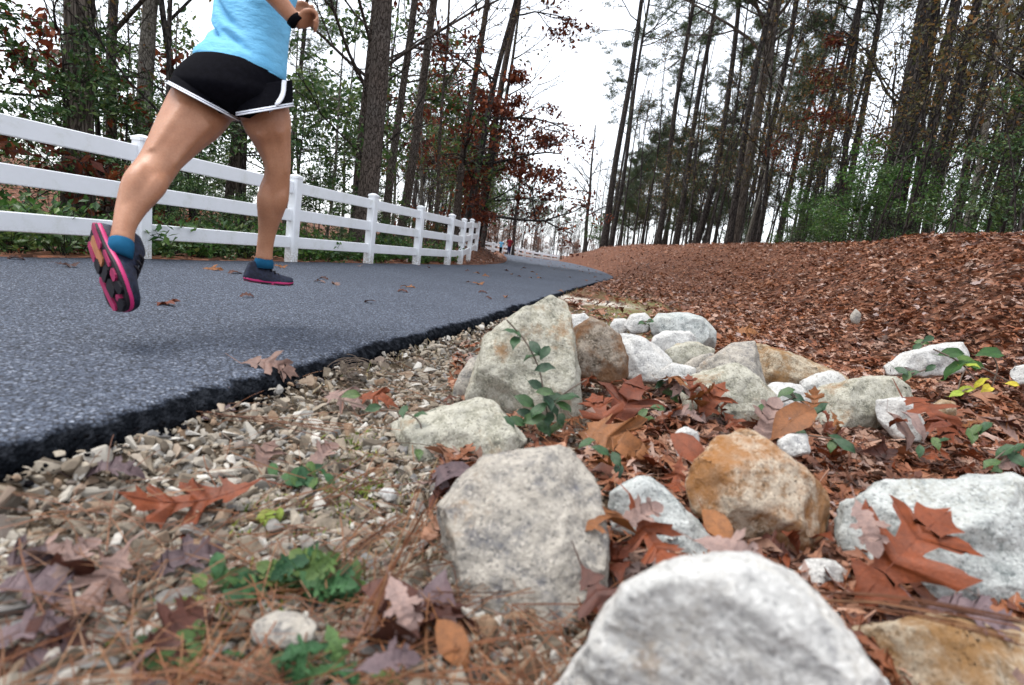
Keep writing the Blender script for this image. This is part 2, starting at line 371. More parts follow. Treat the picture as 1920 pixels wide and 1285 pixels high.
# ------------------------------------------------------------------ the path (X of its two edges as functions of Y)
DV = np.array([.2436, .9699]); NV = np.array([.9699, -.2436])
def onpath(s, d): return s * DV + d * NV
Lp = [onpath(-14, -3.93), onpath(-4, -3.93), onpath(0, -3.93), onpath(4, -3.93), onpath(8, -3.9), (-1.19, 11.4), (-.78, 14), (-.58, 17), (-.6, 22), (-.85, 28), (-1.6, 44), (-1.7, 58), (-.6, 72), (2.2, 86), (6.5, 99), (14, 112), (40, 135)]
Rp = [onpath(-14, -1.0), onpath(-4, -1.0), onpath(0, -1.0), onpath(4, -1.03), onpath(6.6, -1.1), (1.5, 11), (2.38, 14.6), (2.95, 18), (3.45, 25), (3.6, 34), (3.5, 46), (3.7, 58), (4.6, 70), (7.5, 82), (12, 93), (20, 104), (46, 124)]
Lc, Rc_ = catmull(Lp, 400), catmull(Rp, 400)
def XL(Y): return np.interp(Y, Lc[:, 1], Lc[:, 0])
def XR(Y): return np.interp(Y, Rc_[:, 1], Rc_[:, 0])
def road_z(Y): return -.62 * sstep(30, 105, Y)
CA = np.radians([-40, -4, 0, 3.3, 5.9, 8, 11.6, 16.7, 21.5, 26, 31.4, 34.6, 41.2, 60, 90, 130, 180])
CR = np.array([60, 60, 60, 55, 48, 42, 34, 28, 22, 17.5, 13.5, 11.5, 9, 7.5, 7, 8, 9])
CB = np.array([45, 45, 42, 34, 26, 18, 12.5, 9.5, 7, 5.2, 4.1, 3.6, 3.1, 2.9, 3, 4, 5])
CZ = np.array([-.6, -.6, -.5, -.22, .8, 1.42, 1.64, 1.73, 1.67, 1.57, 1.45, 1.5, 1.37, 1.4, 1.4, 1.2, .6])
def ground(X, Y, fine=True):
    X = np.asarray(X, float); Y = np.asarray(Y, float)
    r = np.hypot(X, Y); az = np.arctan2(X, Y)
    rz = road_z(Y)
    dr = (X - XR(Y)) * .97; dl = (XL(Y) - X) * .97
    drop = .098 - .068 * sstep(3, 9, r)
    # right of the path: shoulder, then the leafy bank
    base = rz - drop * sstep(-.1, .12, dr) 
    rc, rb, zc = np.interp(az, CA, CR), np.interp(az, CA, CB), np.interp(az, CA, CZ)
    t = np.clip((r - rb) / (rc - rb), 0, 1)
    S = .5 - .5 * np.cos(np.pi * t)
    S = .65 * S + .35 * t * t * (3 - 2 * t)
    zr = base + (zc - base) * S * sstep(0, .8, dr) + .012 * np.clip(r - rc, 0, 60) * (az > .08)
    # left of the path: a leafy mound by the bend, then woods rising slowly
    zl = rz - .02 * sstep(0, .15, dl) - .22 * sstep(.25, 2.5, dl) * (1 - sstep(11, 15, Y))
    zl = zl + .34 * np.exp(-(((X + 2.0) / 2.0) ** 2 + ((Y - 19.5) / 6) ** 2)) * sstep(0, .9, dl)
    zl = zl + 1.9 * sstep(5, 22, dl) * (1 - .8 * sstep(14, 40, Y)) + .02 * np.clip(dl - 22, 0, 60)
    inside = (dr < 0) & (dl < 0)
    z = np.where(dr >= 0, zr, np.where(dl >= 0, zl, rz))
    z = np.where(inside, rz - .1 - .0 * r, z)
    if fine:
        o = np.where(inside, 0, 1)
        z = z + o * (.03 * vnoise(X * 2.2, Y * 2.2, 3) + .016 * vnoise(X * 7, Y * 7, 4)) + o * .08 * sstep(4, 12, r) * vnoise(X * .5, Y * .5, 5)
        z = z + o * .006 * vnoise(X * 40, Y * 40, 6)
    return z
def gz(x, y): return float(ground(np.array([x]), np.array([y]))[0])

def build_ground():
    ang = np.radians(np.concatenate([np.arange(-64, 64, .25), np.arange(64, 296, 3.0)]))
    rad = np.concatenate([[.12], np.geomspace(.2, 90, 250), np.geomspace(100, 900, 12)])
    A, Rr = np.meshgrid(ang, rad)
    X, Y = Rr * np.sin(A), Rr * np.cos(A)
    Z = ground(X, Y)
    na, nr = len(ang), len(rad)
    V = np.stack([X, Y, Z], -1).reshape(-1, 3)
    i = np.arange(nr - 1)[:, None] * na; j = np.arange(na)[None]; j2 = (j + 1) % na
    Q = np.stack([i + j, i + na + j, i + na + j2, i + j2], -1).reshape(-1, 4)
    c = len(V); V = np.vstack([V, [0, 0, float(ground(np.array([0.]), np.array([0.]))[0])]])
    jj = np.arange(na); T = np.stack([np.full(na, c), jj, (jj + 1) % na], -1)
    me = mesh_np('ground', V, [Q, T], [M['ground']], True)
    x, y = V[:, 0], V[:, 1]; r = np.hypot(x, y)
    dr = (x - XR(y)) * .97
    gravel = (1 - sstep(.95, 1.7, dr + .5 * vnoise(x * 1.5, y * 1.5, 9))) * (dr > -.2) * (1 - sstep(4.5, 6.5, r))
    grass = np.exp(-((dr - .9) / .55) ** 2) * sstep(3.6, 5, r) * (1 - sstep(9, 12, r)) * (.6 + vnoise(x * 3, y * 3, 21))
    pc = G(1105, 566, -.05); sand = np.exp(-(((x - pc.x) / .55) ** 2 + ((y - pc.y) / .35) ** 2) ** 2) * 1.1
    colr = np.stack([gravel, np.clip(grass * 1.4, 0, 1), np.clip(sand, 0, 1), np.ones_like(x)], -1).astype(np.float32)
    at = me.color_attributes.new('zone', 'FLOAT_COLOR', 'POINT'); at.data.foreach_set('color', colr.ravel())
    o = link(bpy.data.objects.new('ground', me)); tag(o, 'forest floor of brown leaves, dirt and gravel running to the trees', kind='structure')
build_ground()

def build_road():
    tt = np.concatenate([np.linspace(0, 150, 500), np.linspace(150, 399, 260)[1:]])
    idx = np.arange(400)
    # sample densely close to the camera
    Yn = np.concatenate([np.arange(-6, 6, .025), np.arange(6, 14, .1), np.arange(14, 60, .5), np.arange(60, 130, 2)])
    L = np.stack([XL(Yn), Yn], -1); Rr = np.stack([XR(Yn), Yn], -1)
    near = 1 - sstep(5, 12, Yn)
    Rr[:, 0] -= .03 * near
    Rr[:, 0] += near * (.04 * vnoise(Yn * 4, Yn * 0, 31) + .03 * vnoise(Yn * 13, Yn * 0, 32) + .018 * vnoise(Yn * 37, Yn * 0, 33))
    L[:, 0] += .06 * vnoise(Yn * 2, Yn * 0, 34)
    us = np.concatenate([np.linspace(0, .88, 16), np.linspace(.9, .998, 24), [1]])
    V = L[:, None] * (1 - us[None, :, None]) + Rr[:, None] * us[None, :, None]
    Z = road_z(V[..., 1])
    x, y = V[..., 0], V[..., 1]
    Z = Z + .004 * vnoise(x * 6, y * 6, 41)
    # ragged worn edge that crumbles and rounds down
    de = (1 - us)[None] * 2.95 + .02 * vnoise(x * 9, y * 9, 43)
    fall = np.clip(1 - de / .055, 0, 1) ** 2
    Z = Z - .03 * fall * near[:, None] + np.clip(1 - de / .09, 0, 1) * near[:, None] * (.008 * vnoise(x * 38, y * 38, 42) + .012 * vnoise(x * 110, y * 110, 44))
    wear_shade = np.clip(1 - de / .055, 0, 1) * (.35 + .65 * near[:, None])  # mask for the worn edge and the shade painted along it
    G3 = np.concatenate([np.stack([x, y, Z], -1)], 1)
    wob = near * (.02 * vnoise(Yn * 18, Yn * 0 + 3, 35))
    e1 = np.stack([Rr[:, 0] + .012 + wob, Yn, Z[:, -1] - .03], -1)[:, None]
    e2 = np.stack([Rr[:, 0] - .02 + wob, Yn, Z[:, -1] - .07], -1)[:, None]
    e3 = np.stack([Rr[:, 0] - .05, Yn, Z[:, -1] - .22], -1)[:, None]
    l1 = np.stack([L[:, 0] - .01, Yn, Z[:, 0] - .15], -1)[:, None]
    V3 = np.concatenate([l1, G3, e1, e2, e3], 1); n, k, _ = V3.shape
    i = np.arange(n - 1)[:, None] * k; j = np.arange(k - 1)[None]
    Q = np.stack([i + j, i + j + 1, i + k + j + 1, i + k + j], -1).reshape(-1, 4)
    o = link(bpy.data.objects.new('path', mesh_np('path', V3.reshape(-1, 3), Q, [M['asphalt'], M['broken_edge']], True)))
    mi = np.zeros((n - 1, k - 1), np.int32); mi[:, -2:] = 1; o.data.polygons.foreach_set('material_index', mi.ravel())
    W4 = np.concatenate([np.zeros((n, 1)), wear_shade, np.ones((n, 3))], 1)
    ca = o.data.attributes.new('edge_wear_shade', 'FLOAT', 'POINT'); ca.data.foreach_set('value', W4.ravel().astype(np.float32))
    tag(o, 'grey asphalt greenway path with a broken black edge', kind='structure')
build_road()

def asphalt_crumbs():
    n = 1300; Y = -.3 + 8.5 * RG.random(n) ** 1.5
    X = XR(Y) + np.where(RG.random(n) < .6, RG.normal(.012, .022, n), RG.normal(.0, .02, n)); dr = X - XR(Y)
    Z = np.where(dr < -.01, -.05 * np.clip(1 + dr / .1, 0, 1) ** 2 + .002, ground(X, Y) + .012)
    S = np.clip(np.exp(RG.normal(math.log(.006), .5, n)), .003, .016)
    r = random.Random(4); V = np.array([[math.cos(a) * (.5 if k_ else .42), math.sin(a) * (.5 if k_ else .4), (.22 if k_ else -.2) + r.uniform(-.08, .08)] for k_ in (0, 1) for a in [i * 1.257 + r.uniform(-.3, .3) for i in range(5)]])
    T = [[i, (i + 1) % 5, 5 + (i + 1) % 5] for i in range(5)] + [[i, 5 + (i + 1) % 5, 5 + i] for i in range(5)] + [[5, 6, 7], [5, 7, 8], [5, 8, 9]]
    W = np.einsum('nij,kj->nki', rot_zyx(RG.uniform(0, 6.28, n), RG.normal(0, .5, n), RG.normal(0, .5, n)), V) * S[:, None, None] + np.stack([X, Y, Z], -1)[:, None]
    F = (np.array(T)[None] + (np.arange(n) * 10)[:, None, None]).reshape(-1, 3)
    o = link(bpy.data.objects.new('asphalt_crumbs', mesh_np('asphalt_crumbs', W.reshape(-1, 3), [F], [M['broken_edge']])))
    tag(o, 'black crumbs broken off the ragged asphalt edge', 'asphalt crumbs', kind='stuff')

# ------------------------------------------------------------------ white fence
def build_fence(name, posts, label, cat, H, W, rails, rail_h, zs):
    root = empty(name, posts[0]); tag(root, label, cat)
    inv = Vector(posts[0])
    n = len(posts)
    loc = [Vector(p) - inv for p in posts]
    for i, p in enumerate(loc):
        a, b = loc[max(0, i - 1)], loc[min(n - 1, i + 1)]
        d = (b - a); d.z = 0; d.normalize(); nn = Vector((d.y, -d.x, 0)); ax = [d, nn, (0, 0, 1)]
        lean = RG.normal(0, .006, 2)
        m = MB()
        # chamfered post shaft, open seam free
        h = H - .03; c = .1 * W
        ring = []
        for sx, sy in ((-1, -1), (1, -1), (1, 1), (-1, 1)):
            for k2 in (0, 1):
                ox, oy = sx * W / 2, sy * W / 2
                if (k2 == 0) == (sx * sy > 0): oy -= sy * c
                else: ox -= sx * c
                ring.append((ox, oy))
        ring = np.array(sorted(ring, key=lambda q: math.atan2(q[1], q[0])))
        R3 = [[np.array(p) + q[0] * np.array(d) + q[1] * np.array(nn) + np.array([lean[0] * z, lean[1] * z, z]) for q in ring] for z in (-.15, 0, h)]
        m.loft(R3)
        po = m.build('post', M['vinyl'], root)
        m = MB(); tp = np.array(p) + np.array([lean[0] * h, lean[1] * h, 0])
        R3 = [[tp + s_ * (q[0] * np.array(d) + q[1] * np.array(nn)) + np.array([0, 0, z]) for q in ring] for z, s_ in ((h - .012, 1.12), (h + .012, 1.12), (h + .016, 1.0), (h + .034, .35))]
        m.loft(R3); m.build('post_cap', M['vinyl'], po)
    for i in range(n - 1):
        a, b = loc[i], loc[i + 1]; d = b - a; L = d.length; d.normalize()
        h2 = Vector((d.x, d.y, 0)).normalized(); nn = Vector((h2.y, -h2.x, 0)); up = nn.cross(d)
        if up.z < 0: up = -up
        g = W / 2 - .004
        for z in zs:
            m = MB(); c = (a + b) / 2 + Vector((0, 0, z + RG.normal(0, .003)))
            # slightly rounded rectangular rail
            hh, tt = rail_h / 2, .02; ch = .006
            prof = [(-tt, -hh + ch), (-tt + ch, -hh), (tt - ch, -hh), (tt, -hh + ch), (tt, hh - ch), (tt - ch, hh), (-tt + ch, hh), (-tt, hh - ch)]
            R3 = [[np.array(c + d * s_ + nn * q[0] + up * q[1]) for q in prof] for s_ in np.linspace(-L / 2 + g, L / 2 - g, 4)]
            m.loft(R3); m.build('rail', M['vinyl'], root)
    return root
near_posts = [tuple(onpath(s, -4.03)) + (0.0,) for s in (-4.1, -2.2, -.3, 1.6)]
for a in ((265, 484, 0), (545, 490, 0), (690, 494, 0), (780, 496, 0), (838, 496.5, 0), (862, 495, 0), (878, 485, .085), (891, 474, .19)):
    q = G(*a); near_posts.append((q.x, q.y, q.z - .0))
near_posts.append((-2.3, 18.6, .2)); 
build_fence('rail_fence', near_posts, 'white three rail vinyl fence along the left edge of the path beside the runner', 'fence', .94, .108, 3, .125, (.80, .505, .21))
far_px = [(900, 469, 61), (924, 472.5, 65), (940, 474.5, 69.5), (956, 476.8, 74), (969, 479, 79), (983, 481.5, 84), (998, 484, 89), (1015, 486.3, 94), (1032, 488.5, 98.5), (1046, 490.5, 102)]
far_posts = [tuple(U(a, b, c)) for a, b, c in far_px]
build_fence('rail_fence', far_posts, 'small distant white rail fence on the far side of the bend behind the two walkers', 'fence', 1.15, .34, 3, .3, (.9, .34))

# ------------------------------------------------------------------ rocks of the rip-rap pile
ROCK_GROUP = 'broken granite rocks heaped beside the gravel'
def rock(label, mat, outline, zc, T=.9, lean=0.0, front=(), seed=0, shrink=.9, rough=1.0, smooth_it=1):
    """outline: silhouette in photo pixels at depth zc; T: thickness relative to its width; front: extra near points (px,py,towards camera in m)"""
    rnd = random.Random(seed)
    O = np.array(outline, float); cx, cy = O.mean(0)
    yb, yt = O[:, 1].max(), O[:, 1].min()
    width = (O[:, 0].max() - O[:, 0].min()) * zc / FPX
    th = T * width
    dep = lambda y: zc + lean * (yb - y) / max(1, yb - yt)
    O = np.array([cx, cy]) + (O - [cx, cy]) * (1.055 if zc < 1.9 else 1.13)     # allow for the rounding of the edges
    pts = [U(x, y, dep(y)) for x, y in O]
    for x, y in O:
        s = shrink + rnd.uniform(-.16, .08)
        pts.append(U(cx + (x - cx) * s, cy + (y - cy) * s, dep(y) - th * rnd.uniform(.2, .42)))
        s = .8 + rnd.uniform(-.12, .1)
        pts.append(U(cx + (x - cx) * s, cy + (y - cy) * s, dep(y) + th * rnd.uniform(.4, .65)))
    for x, y, d in front: pts.append(U(x, y, dep(y) - d))
    c0 = sum(pts, Vector()) / len(pts)
    bm = bmesh.new()
    for p in pts: bm.verts.new(p)
    r_ = bmesh.ops.convex_hull(bm, input=bm.verts[:])
    gone = [g for g in set(r_['geom_interior']) | set(r_['geom_unused']) if isinstance(g, bmesh.types.BMVert) and g.is_valid]
    bmesh.ops.delete(bm, geom=gone, context='VERTS')
    # broken faces: knock corners off with a few planes
    cen = sum((v.co for v in bm.verts), Vector()) / len(bm.verts)
    for _ in range(7):
        nn = (Vector((0, 0, CAM_H)) - cen).normalized() + Vector((rnd.gauss(0, .55), rnd.gauss(0, .4), rnd.gauss(.1, .5))); nn.normalize()
        ext = max((v.co - cen).dot(nn) for v in bm.verts)
        q = bmesh.ops.bisect_plane(bm, geom=bm.verts[:] + bm.edges[:] + bm.faces[:], plane_co=cen + nn * ext * rnd.uniform(.74, .93), plane_no=nn, clear_outer=True)
        bmesh.ops.holes_fill(bm, edges=[e for e in bm.edges if e.is_boundary], sides=0)
    vw = (Vector((0, 0, CAM_H)) - cen).normalized(); rt = vw.cross(Vector((0, 0, 1))).normalized(); upv = rt.cross(vw)
    for _ in range(5):
        a_ = rnd.uniform(-.5, 3.6); nn = (rt * math.cos(a_) + upv * math.sin(a_) + vw * rnd.uniform(-.1, .5)).normalized()
        ext = max((v.co - cen).dot(nn) for v in bm.verts)
        bmesh.ops.bisect_plane(bm, geom=bm.verts[:] + bm.edges[:] + bm.faces[:], plane_co=cen + nn * ext * rnd.uniform(.88, .96), plane_no=nn, clear_outer=True)
        bmesh.ops.holes_fill(bm, edges=[e for e in bm.edges if e.is_boundary], sides=0)
    bmesh.ops.triangulate(bm, faces=bm.faces[:])
    lim = max(.006, 7 * zc / FPX)
    for _ in range(7):
        E_ = [e for e in bm.edges if e.calc_length() > lim]
        if not E_: break
        bmesh.ops.subdivide_edges(bm, edges=E_, cuts=1)
        bmesh.ops.triangulate(bm, faces=bm.faces[:])
    for _ in range(smooth_it): bmesh.ops.smooth_vert(bm, verts=bm.verts[:], factor=.3, use_axis_x=True, use_axis_y=True, use_axis_z=True)
    bm.normal_update()
    off = Vector((seed * 7.3, seed * 3.1, seed * 1.7)); S = width
    mv = []
    for v in bm.verts:
        p = v.co
        st = Vector((p.x * .35, p.y * .35, p.z)) if seed % 2 else Vector((p.x, p.y * .4, p.z * .4))
        d = .022 * mnoise.noise(p * (2.6 / S) + off) + .03 * (abs(mnoise.noise(st * (6 / S) + off)) - .2) + .016 * mnoise.noise(p * (9 / S) + off) + .006 * mnoise.noise(p * (26 / S) - off) + .004 * mnoise.noise(p * (60 / S) + off)
        dv = mnoise.voronoi(p * (4.5 / S) + off)[0]; d += .022 * (min(dv[1] - dv[0], .25) - .12)
        mv.append(v.co + v.normal * d * S * rough)
    for v, c in zip(bm.verts, mv): v.co = c
    base = Vector((c0.x, c0.y, min(v.co.z for v in bm.verts)))
    for v in bm.verts: v.co -= base
    me = bpy.data.meshes.new('rock'); bm.to_mesh(me); bm.free()
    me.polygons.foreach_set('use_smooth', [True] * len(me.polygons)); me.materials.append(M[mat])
    o = link(bpy.data.objects.new('rock', me)); o.location = base
    tag(o, label, 'rock', ROCK_GROUP)
    return o
ROCKS = [
 ('big pale blurred rock filling the bottom edge of the picture, closest to the viewer', 'rock_white', [(1010, 1310), (1075, 1240), (1120, 1215), (1150, 1150), (1178, 1108), (1225, 1080), (1290, 1052), (1370, 1046), (1448, 1052), (1486, 1082), (1512, 1125), (1556, 1170), (1590, 1215), (1650, 1270), (1670, 1350), (1560, 1480), (1150, 1480)], .56, .75, .05, [(1330, 1130, .09), (1440, 1230, .12), (1250, 1260, .12)]),
 ('upright flat faced grey white slab beside the gravel, left of the big blurred rock', 'rock_grey', [(822, 1000), (822, 960), (850, 905), (885, 872), (960, 848), (1040, 840), (1085, 845), (1108, 870), (1112, 905), (1135, 1000), (1142, 1060), (1120, 1130), (1060, 1215), (1000, 1235), (900, 1200), (860, 1180), (832, 1090)], .86, .45, .12, [(870, 960, .03), (1070, 900, .04), (1085, 1060, .07), (1050, 1190, .06), (880, 1150, .05)]),
 ('low pale lichen speckled block beside the gravel, in front of the tallest rock', 'rock_lichen', [(712, 870), (716, 822), (726, 795), (790, 782), (840, 762), (880, 750), (915, 752), (950, 785), (985, 825), (990, 850), (900, 885), (790, 890)], 1.42, .6, .08, [(735, 815, .06), (905, 770, .05)]),
 ('tallest rock of the heap, upright with rust stains and green vine leaves on its face', 'rock_lichen', [(860, 770), (900, 690), (905, 640), (935, 600), (985, 575), (1030, 560), (1062, 570), (1072, 620), (1074, 680), (1080, 740), (1092, 800), (1040, 815), (960, 800), (890, 775)], 1.8, .55, .1, [(1050, 600, .02), (915, 680, .08), (1060, 780, .1), (1040, 650, .06)]),
 ('dark brown stained stone leaning behind the tallest rock with the vine', 'rock_dark', [(1068, 640), (1085, 612), (1110, 600), (1142, 602), (1160, 630), (1172, 665), (1172, 710), (1130, 716), (1075, 700)], 2.05, .8, .05, []),
 ('rusty orange brown block standing in brown leaves between the pale rocks', 'rock_rust', [(1278, 905), (1296, 880), (1330, 838), (1365, 802), (1395, 802), (1440, 830), (1480, 862), (1520, 890), (1545, 920), (1556, 990), (1540, 1030), (1480, 1062), (1430, 1035), (1340, 985), (1285, 945)], 1.12, .6, .06, [(1350, 880, .08), (1500, 1020, .09), (1380, 960, .06)]),
 ('long pale greenish slab at the right edge behind the big brown oak leaf', 'rock_teal', [(1562, 930), (1600, 915), (1700, 908), (1800, 900), (1890, 893), (1915, 905), (1960, 970), (2040, 1090), (2060, 1200), (1900, 1200), (1760, 1180), (1640, 1160), (1580, 1080), (1566, 1000)], 1.02, .5, .08, [(1620, 960, .03), (1880, 950, .03), (1800, 1120, .08)]),
 ('blurred tan and rust streaked slab in the bottom right corner under pine needles', 'rock_tan', [(1540, 1230), (1590, 1180), (1680, 1165), (1800, 1160), (1940, 1165), (2080, 1200), (2150, 1350), (1900, 1420), (1650, 1380)], .78, .6, .08, []),
 ('small grey pointed rock with a curled brown leaf on it, left of the rusty block', 'rock_teal', [(1140, 955), (1148, 925), (1180, 895), (1205, 888), (1230, 900), (1270, 940), (1310, 985), (1345, 1020), (1330, 1090), (1240, 1100), (1160, 1050)], 1.05, .6, .06, []),
 ('little whitish stone tucked under the big oak leaf', 'rock_white', [(1490, 1080), (1510, 1050), (1550, 1045), (1590, 1070), (1602, 1130), (1570, 1170), (1500, 1150)], .98, .7, .02, []),
 ('peaked pale rock with a sharp ridge in the middle of the heap', 'rock_grey', [(1285, 715), (1320, 680), (1360, 655), (1393, 640), (1412, 645), (1432, 690), (1436, 730), (1400, 770), (1310, 750)], 2.35, .7, .05, [(1400, 660, .1)]),
 ('long brown speckled ridge rock sloping down to the right behind the peaked rock', 'rock_tan', [(1395, 660), (1410, 645), (1470, 662), (1545, 688), (1590, 716), (1580, 745), (1500, 740), (1420, 735)], 2.62, .6, .05, []),
 ('pale angular rock half buried in brown leaves in front of the peaked rock', 'rock_lichen', [(1282, 722), (1320, 700), (1376, 688), (1410, 702), (1447, 735), (1440, 775), (1410, 805), (1330, 800), (1290, 770)], 2.05, .7, .1, []),
 ('small pale rock wedged between the long ridge rock and the hollowed rock', 'rock_white', [(1500, 716), (1535, 702), (1560, 696), (1586, 714), (1580, 745), (1530, 752), (1500, 740)], 2.4, .7, .03, []),
 ('broad rock with a dark stained hollow under its front edge', 'rock_lichen', [(1500, 752), (1540, 732), (1590, 718), (1631, 708), (1672, 712), (1708, 740), (1690, 770), (1640, 800), (1570, 800), (1510, 785)], 2.15, .6, .08, [(1600, 735, .1)]),
 ('jagged white rock at the right end of the heap beside the hollowed rock', 'rock_white', [(1640, 752), (1702, 748), (1722, 775), (1738, 805), (1725, 830), (1680, 820), (1650, 790)], 2.0, .7, .04, []),
 ('lone flat white rock lying in leaves to the right of the heap', 'rock_white', [(1655, 690), (1690, 668), (1725, 656), (1770, 648), (1798, 646), (1808, 668), (1800, 695), (1740, 705), (1670, 702)], 2.7, .6, .03, []),
 ('rounded grey boulder at the far end of the heap, behind two low pale stones', 'rock_teal', [(1222, 612), (1240, 592), (1290, 589), (1318, 600), (1336, 622), (1336, 650), (1290, 655), (1235, 640)], 3.0, .7, .06, []),
 ('low cream stone in front of the rounded grey boulder', 'rock_white', [(1220, 640), (1249, 623), (1297, 623), (1304, 642), (1290, 660), (1240, 662)], 2.75, .7, .03, []),
 ('low pale stone with a shaded base in front of the cream stone', 'rock_lichen', [(1245, 662), (1270, 648), (1301, 644), (1336, 656), (1330, 680), (1290, 695), (1250, 690)], 2.5, .7, .03, []),
 ('flat white stone just right of the dark brown stained stone', 'rock_white', [(1150, 650), (1165, 630), (1200, 632), (1238, 655), (1262, 684), (1245, 712), (1190, 715), (1160, 690)], 2.3, .7, .05, []),
 ('small white stone behind the dark brown stained stone at the top of the heap', 'rock_white', [(1060, 625), (1070, 592), (1095, 590), (1115, 610), (1110, 640)], 2.6, .8, .02, []),
 ('little white stone, left one of a pair beside the rounded grey boulder', 'rock_white', [(1145, 612), (1152, 600), (1172, 598), (1180, 612), (1170, 625), (1150, 625)], 3.2, .8, .02, []),
 ('little pale stone, right one of a pair beside the rounded grey boulder', 'rock_white', [(1172, 610), (1182, 592), (1208, 588), (1222, 600), (1214, 622), (1185, 626)], 3.1, .8, .02, []),
 ('slim grey stone leaning against the left foot of the tallest rock', 'rock_grey', [(848, 742), (862, 705), (885, 670), (902, 662), (905, 700), (885, 750), (860, 758)], 1.9, .8, .03, []),
 ('white stone cut off by the right edge among brown leaves', 'rock_white', [(1890, 700), (1905, 688), (1940, 684), (1985, 695), (1980, 720), (1910, 718)], 2.6, .7, .03, []),
 ('blurred pinkish grey stone lying in green herbs at the bottom left', 'rock_grey', [(466, 1195), (480, 1165), (520, 1145), (560, 1150), (592, 1172), (585, 1200), (540, 1218), (490, 1215)], .68, .6, .03, []),
 ('small whitish stone on the ground beside the slab, near dry grass', 'rock_white', [(708, 925), (720, 915), (740, 918), (745, 935), (725, 942)], 1.12, .8, .01, []),
 ('knobbly white stone at the foot of the rust block among leaves', 'rock_white', [(1270, 1000), (1290, 990), (1300, 1010), (1290, 1030), (1272, 1025)], 1.1, .7, .01, []),
 ('pale stub of stone sticking out of the leaf slope far right of the heap', 'rock_grey', [(1594, 594), (1604, 580), (1614, 590), (1612, 606), (1598, 608)], 4.2, .8, .0, []),
]
ROCKS += [
 ('white wedge of rock squeezed between the pale angular rock and the hollowed rock', 'rock_white', [(1420, 745), (1450, 720), (1500, 725), (1520, 760), (1500, 800), (1440, 800)], 2.1, .7, .04, []),
 ('pale chunk right behind the peaked rock, at its left shoulder', 'rock_grey', [(1265, 700), (1290, 675), (1335, 665), (1360, 690), (1330, 730), (1280, 730)], 2.45, .7, .04, []),
 ('small pale chunk in rust leaves right of the tan maple leaf', 'rock_white', [(1262, 815), (1285, 800), (1310, 812), (1312, 850), (1270, 855)], 1.45, .7, .03, []),
 ('whitish stone half hidden by rust leaves behind the rusty block', 'rock_white', [(1455, 830), (1480, 812), (1512, 815), (1520, 850), (1470, 860)], 1.5, .7, .03, []),
 ('flat cream stone on the leaves right of the jagged white rock', 'rock_tan', [(1745, 765), (1765, 750), (1790, 755), (1792, 780), (1755, 785)], 1.9, .7, .02, []),
 ('low white stone in the leaves between the flat white stone and the peaked rock', 'rock_white', [(1235, 700), (1262, 682), (1300, 690), (1302, 722), (1250, 728)], 2.25, .7, .03, []),
 ('small dark stone in the shade under the pale slab edge beside the rusty block', 'rock_dark', [(1535, 1075), (1555, 1040), (1580, 1035), (1590, 1080), (1570, 1110)], 1.08, .7, .02, []),
]
rock_objs = [rock(*r[:7], seed=i + 1) for i, r in enumerate(ROCKS)]

# ------------------------------------------------------------------ leaves
def leaf_template(pairs, n_bend=.25, fold=.18, wav=.05, seed=0, asym=.06):
    """pairs: (x on midrib, x of edge, half width); unit length leaf in XY with curl in Z"""
    r = random.Random(seed); mid, le, ri = [], [], []
    tw = r.uniform(-.5, .5)
    def z(x, y): return -n_bend * (x - .5) ** 2 * 2 + fold * abs(y) + wav * math.sin(9 * x + seed + 2.5 * y) * abs(y) * 5 + tw * y * x * .9 - .9 * fold * y * y * (1 + math.sin(5 * x + seed * 2))
    for m_, e_, h in pairs:
        mid.append((m_, 0, z(m_, 0)))
        a, b = h * (1 + r.uniform(-asym, asym) * 2), h * (1 + r.uniform(-asym, asym) * 2)
        ex, fx = e_ + r.uniform(-.02, .02), e_ + r.uniform(-.02, .02)
        le.append((ex, a, z(ex, a))); ri.append((fx, -b, z(fx, b)))
    n = len(pairs); V = np.array(mid + le + ri); V[:, 0] -= .5
    i = np.arange(n - 1)
    Q = np.concatenate([np.stack([i, i + 1, n + i + 1, n + i], -1), np.stack([i, 2 * n + i, 2 * n + i + 1, i + 1], -1)])
    # raised midrib
    mr = [(x - .5, sgn * .009 * (1.15 - x), z(x, 0) + h_) for x in (0, .2, .4, .6, .8, 1) for sgn, h_ in ((-1, -.002), (0, .008), (1, -.002))]
    i = np.arange(5) * 3; b0 = len(V)
    Q = np.vstack([Q, np.stack([i, i + 3, i + 4, i + 1], -1) + b0, np.stack([i + 1, i + 4, i + 5, i + 2], -1) + b0]); V = np.vstack([V, mr])
    st = np.array([[-.5 - .28, -.007, 0], [-.5 - .28, .007, 0], [-.5, .012, z(0, 0)], [-.5, -.012, z(0, 0)]])
    Q = np.vstack([Q, [[len(V), len(V) + 3, len(V) + 2, len(V) + 1]]]); V = np.vstack([V, st])
    return V, Q
def lobed(lobes, sinus, tail, head):
    """leaf outline from lobes (centre on midrib, length, half base, forward lean)"""
    out = list(tail)
    for c, L, w_, fw in lobes:
        for t, e, h in ((-1, 0, 0), (-.62, .3, .42), (-.4, .5, .74), (-.26, .55, .86), (-.2, .62, .8), (0, 1.0, 1.0), (.14, .86, .76), (.22, .92, .72), (.36, .66, .5), (.6, .3, .26), (1, 0, 0)):
            out.append((c + t * w_, c + t * w_ * .8 + e * fw * L, max(sinus, h * L)))
    return out + list(head)
OAK = lobed([(.24, .2, .1, .35), (.45, .38, .12, .5), (.68, .29, .1, .7)], .085, [(0, 0, .012), (.08, .08, .03), (.13, .13, .07)], [(.79, .8, .09), (.84, .88, .13), (.86, .94, .16), (.88, .92, .1), (.94, .96, .06), (1, 1.06, .006)])
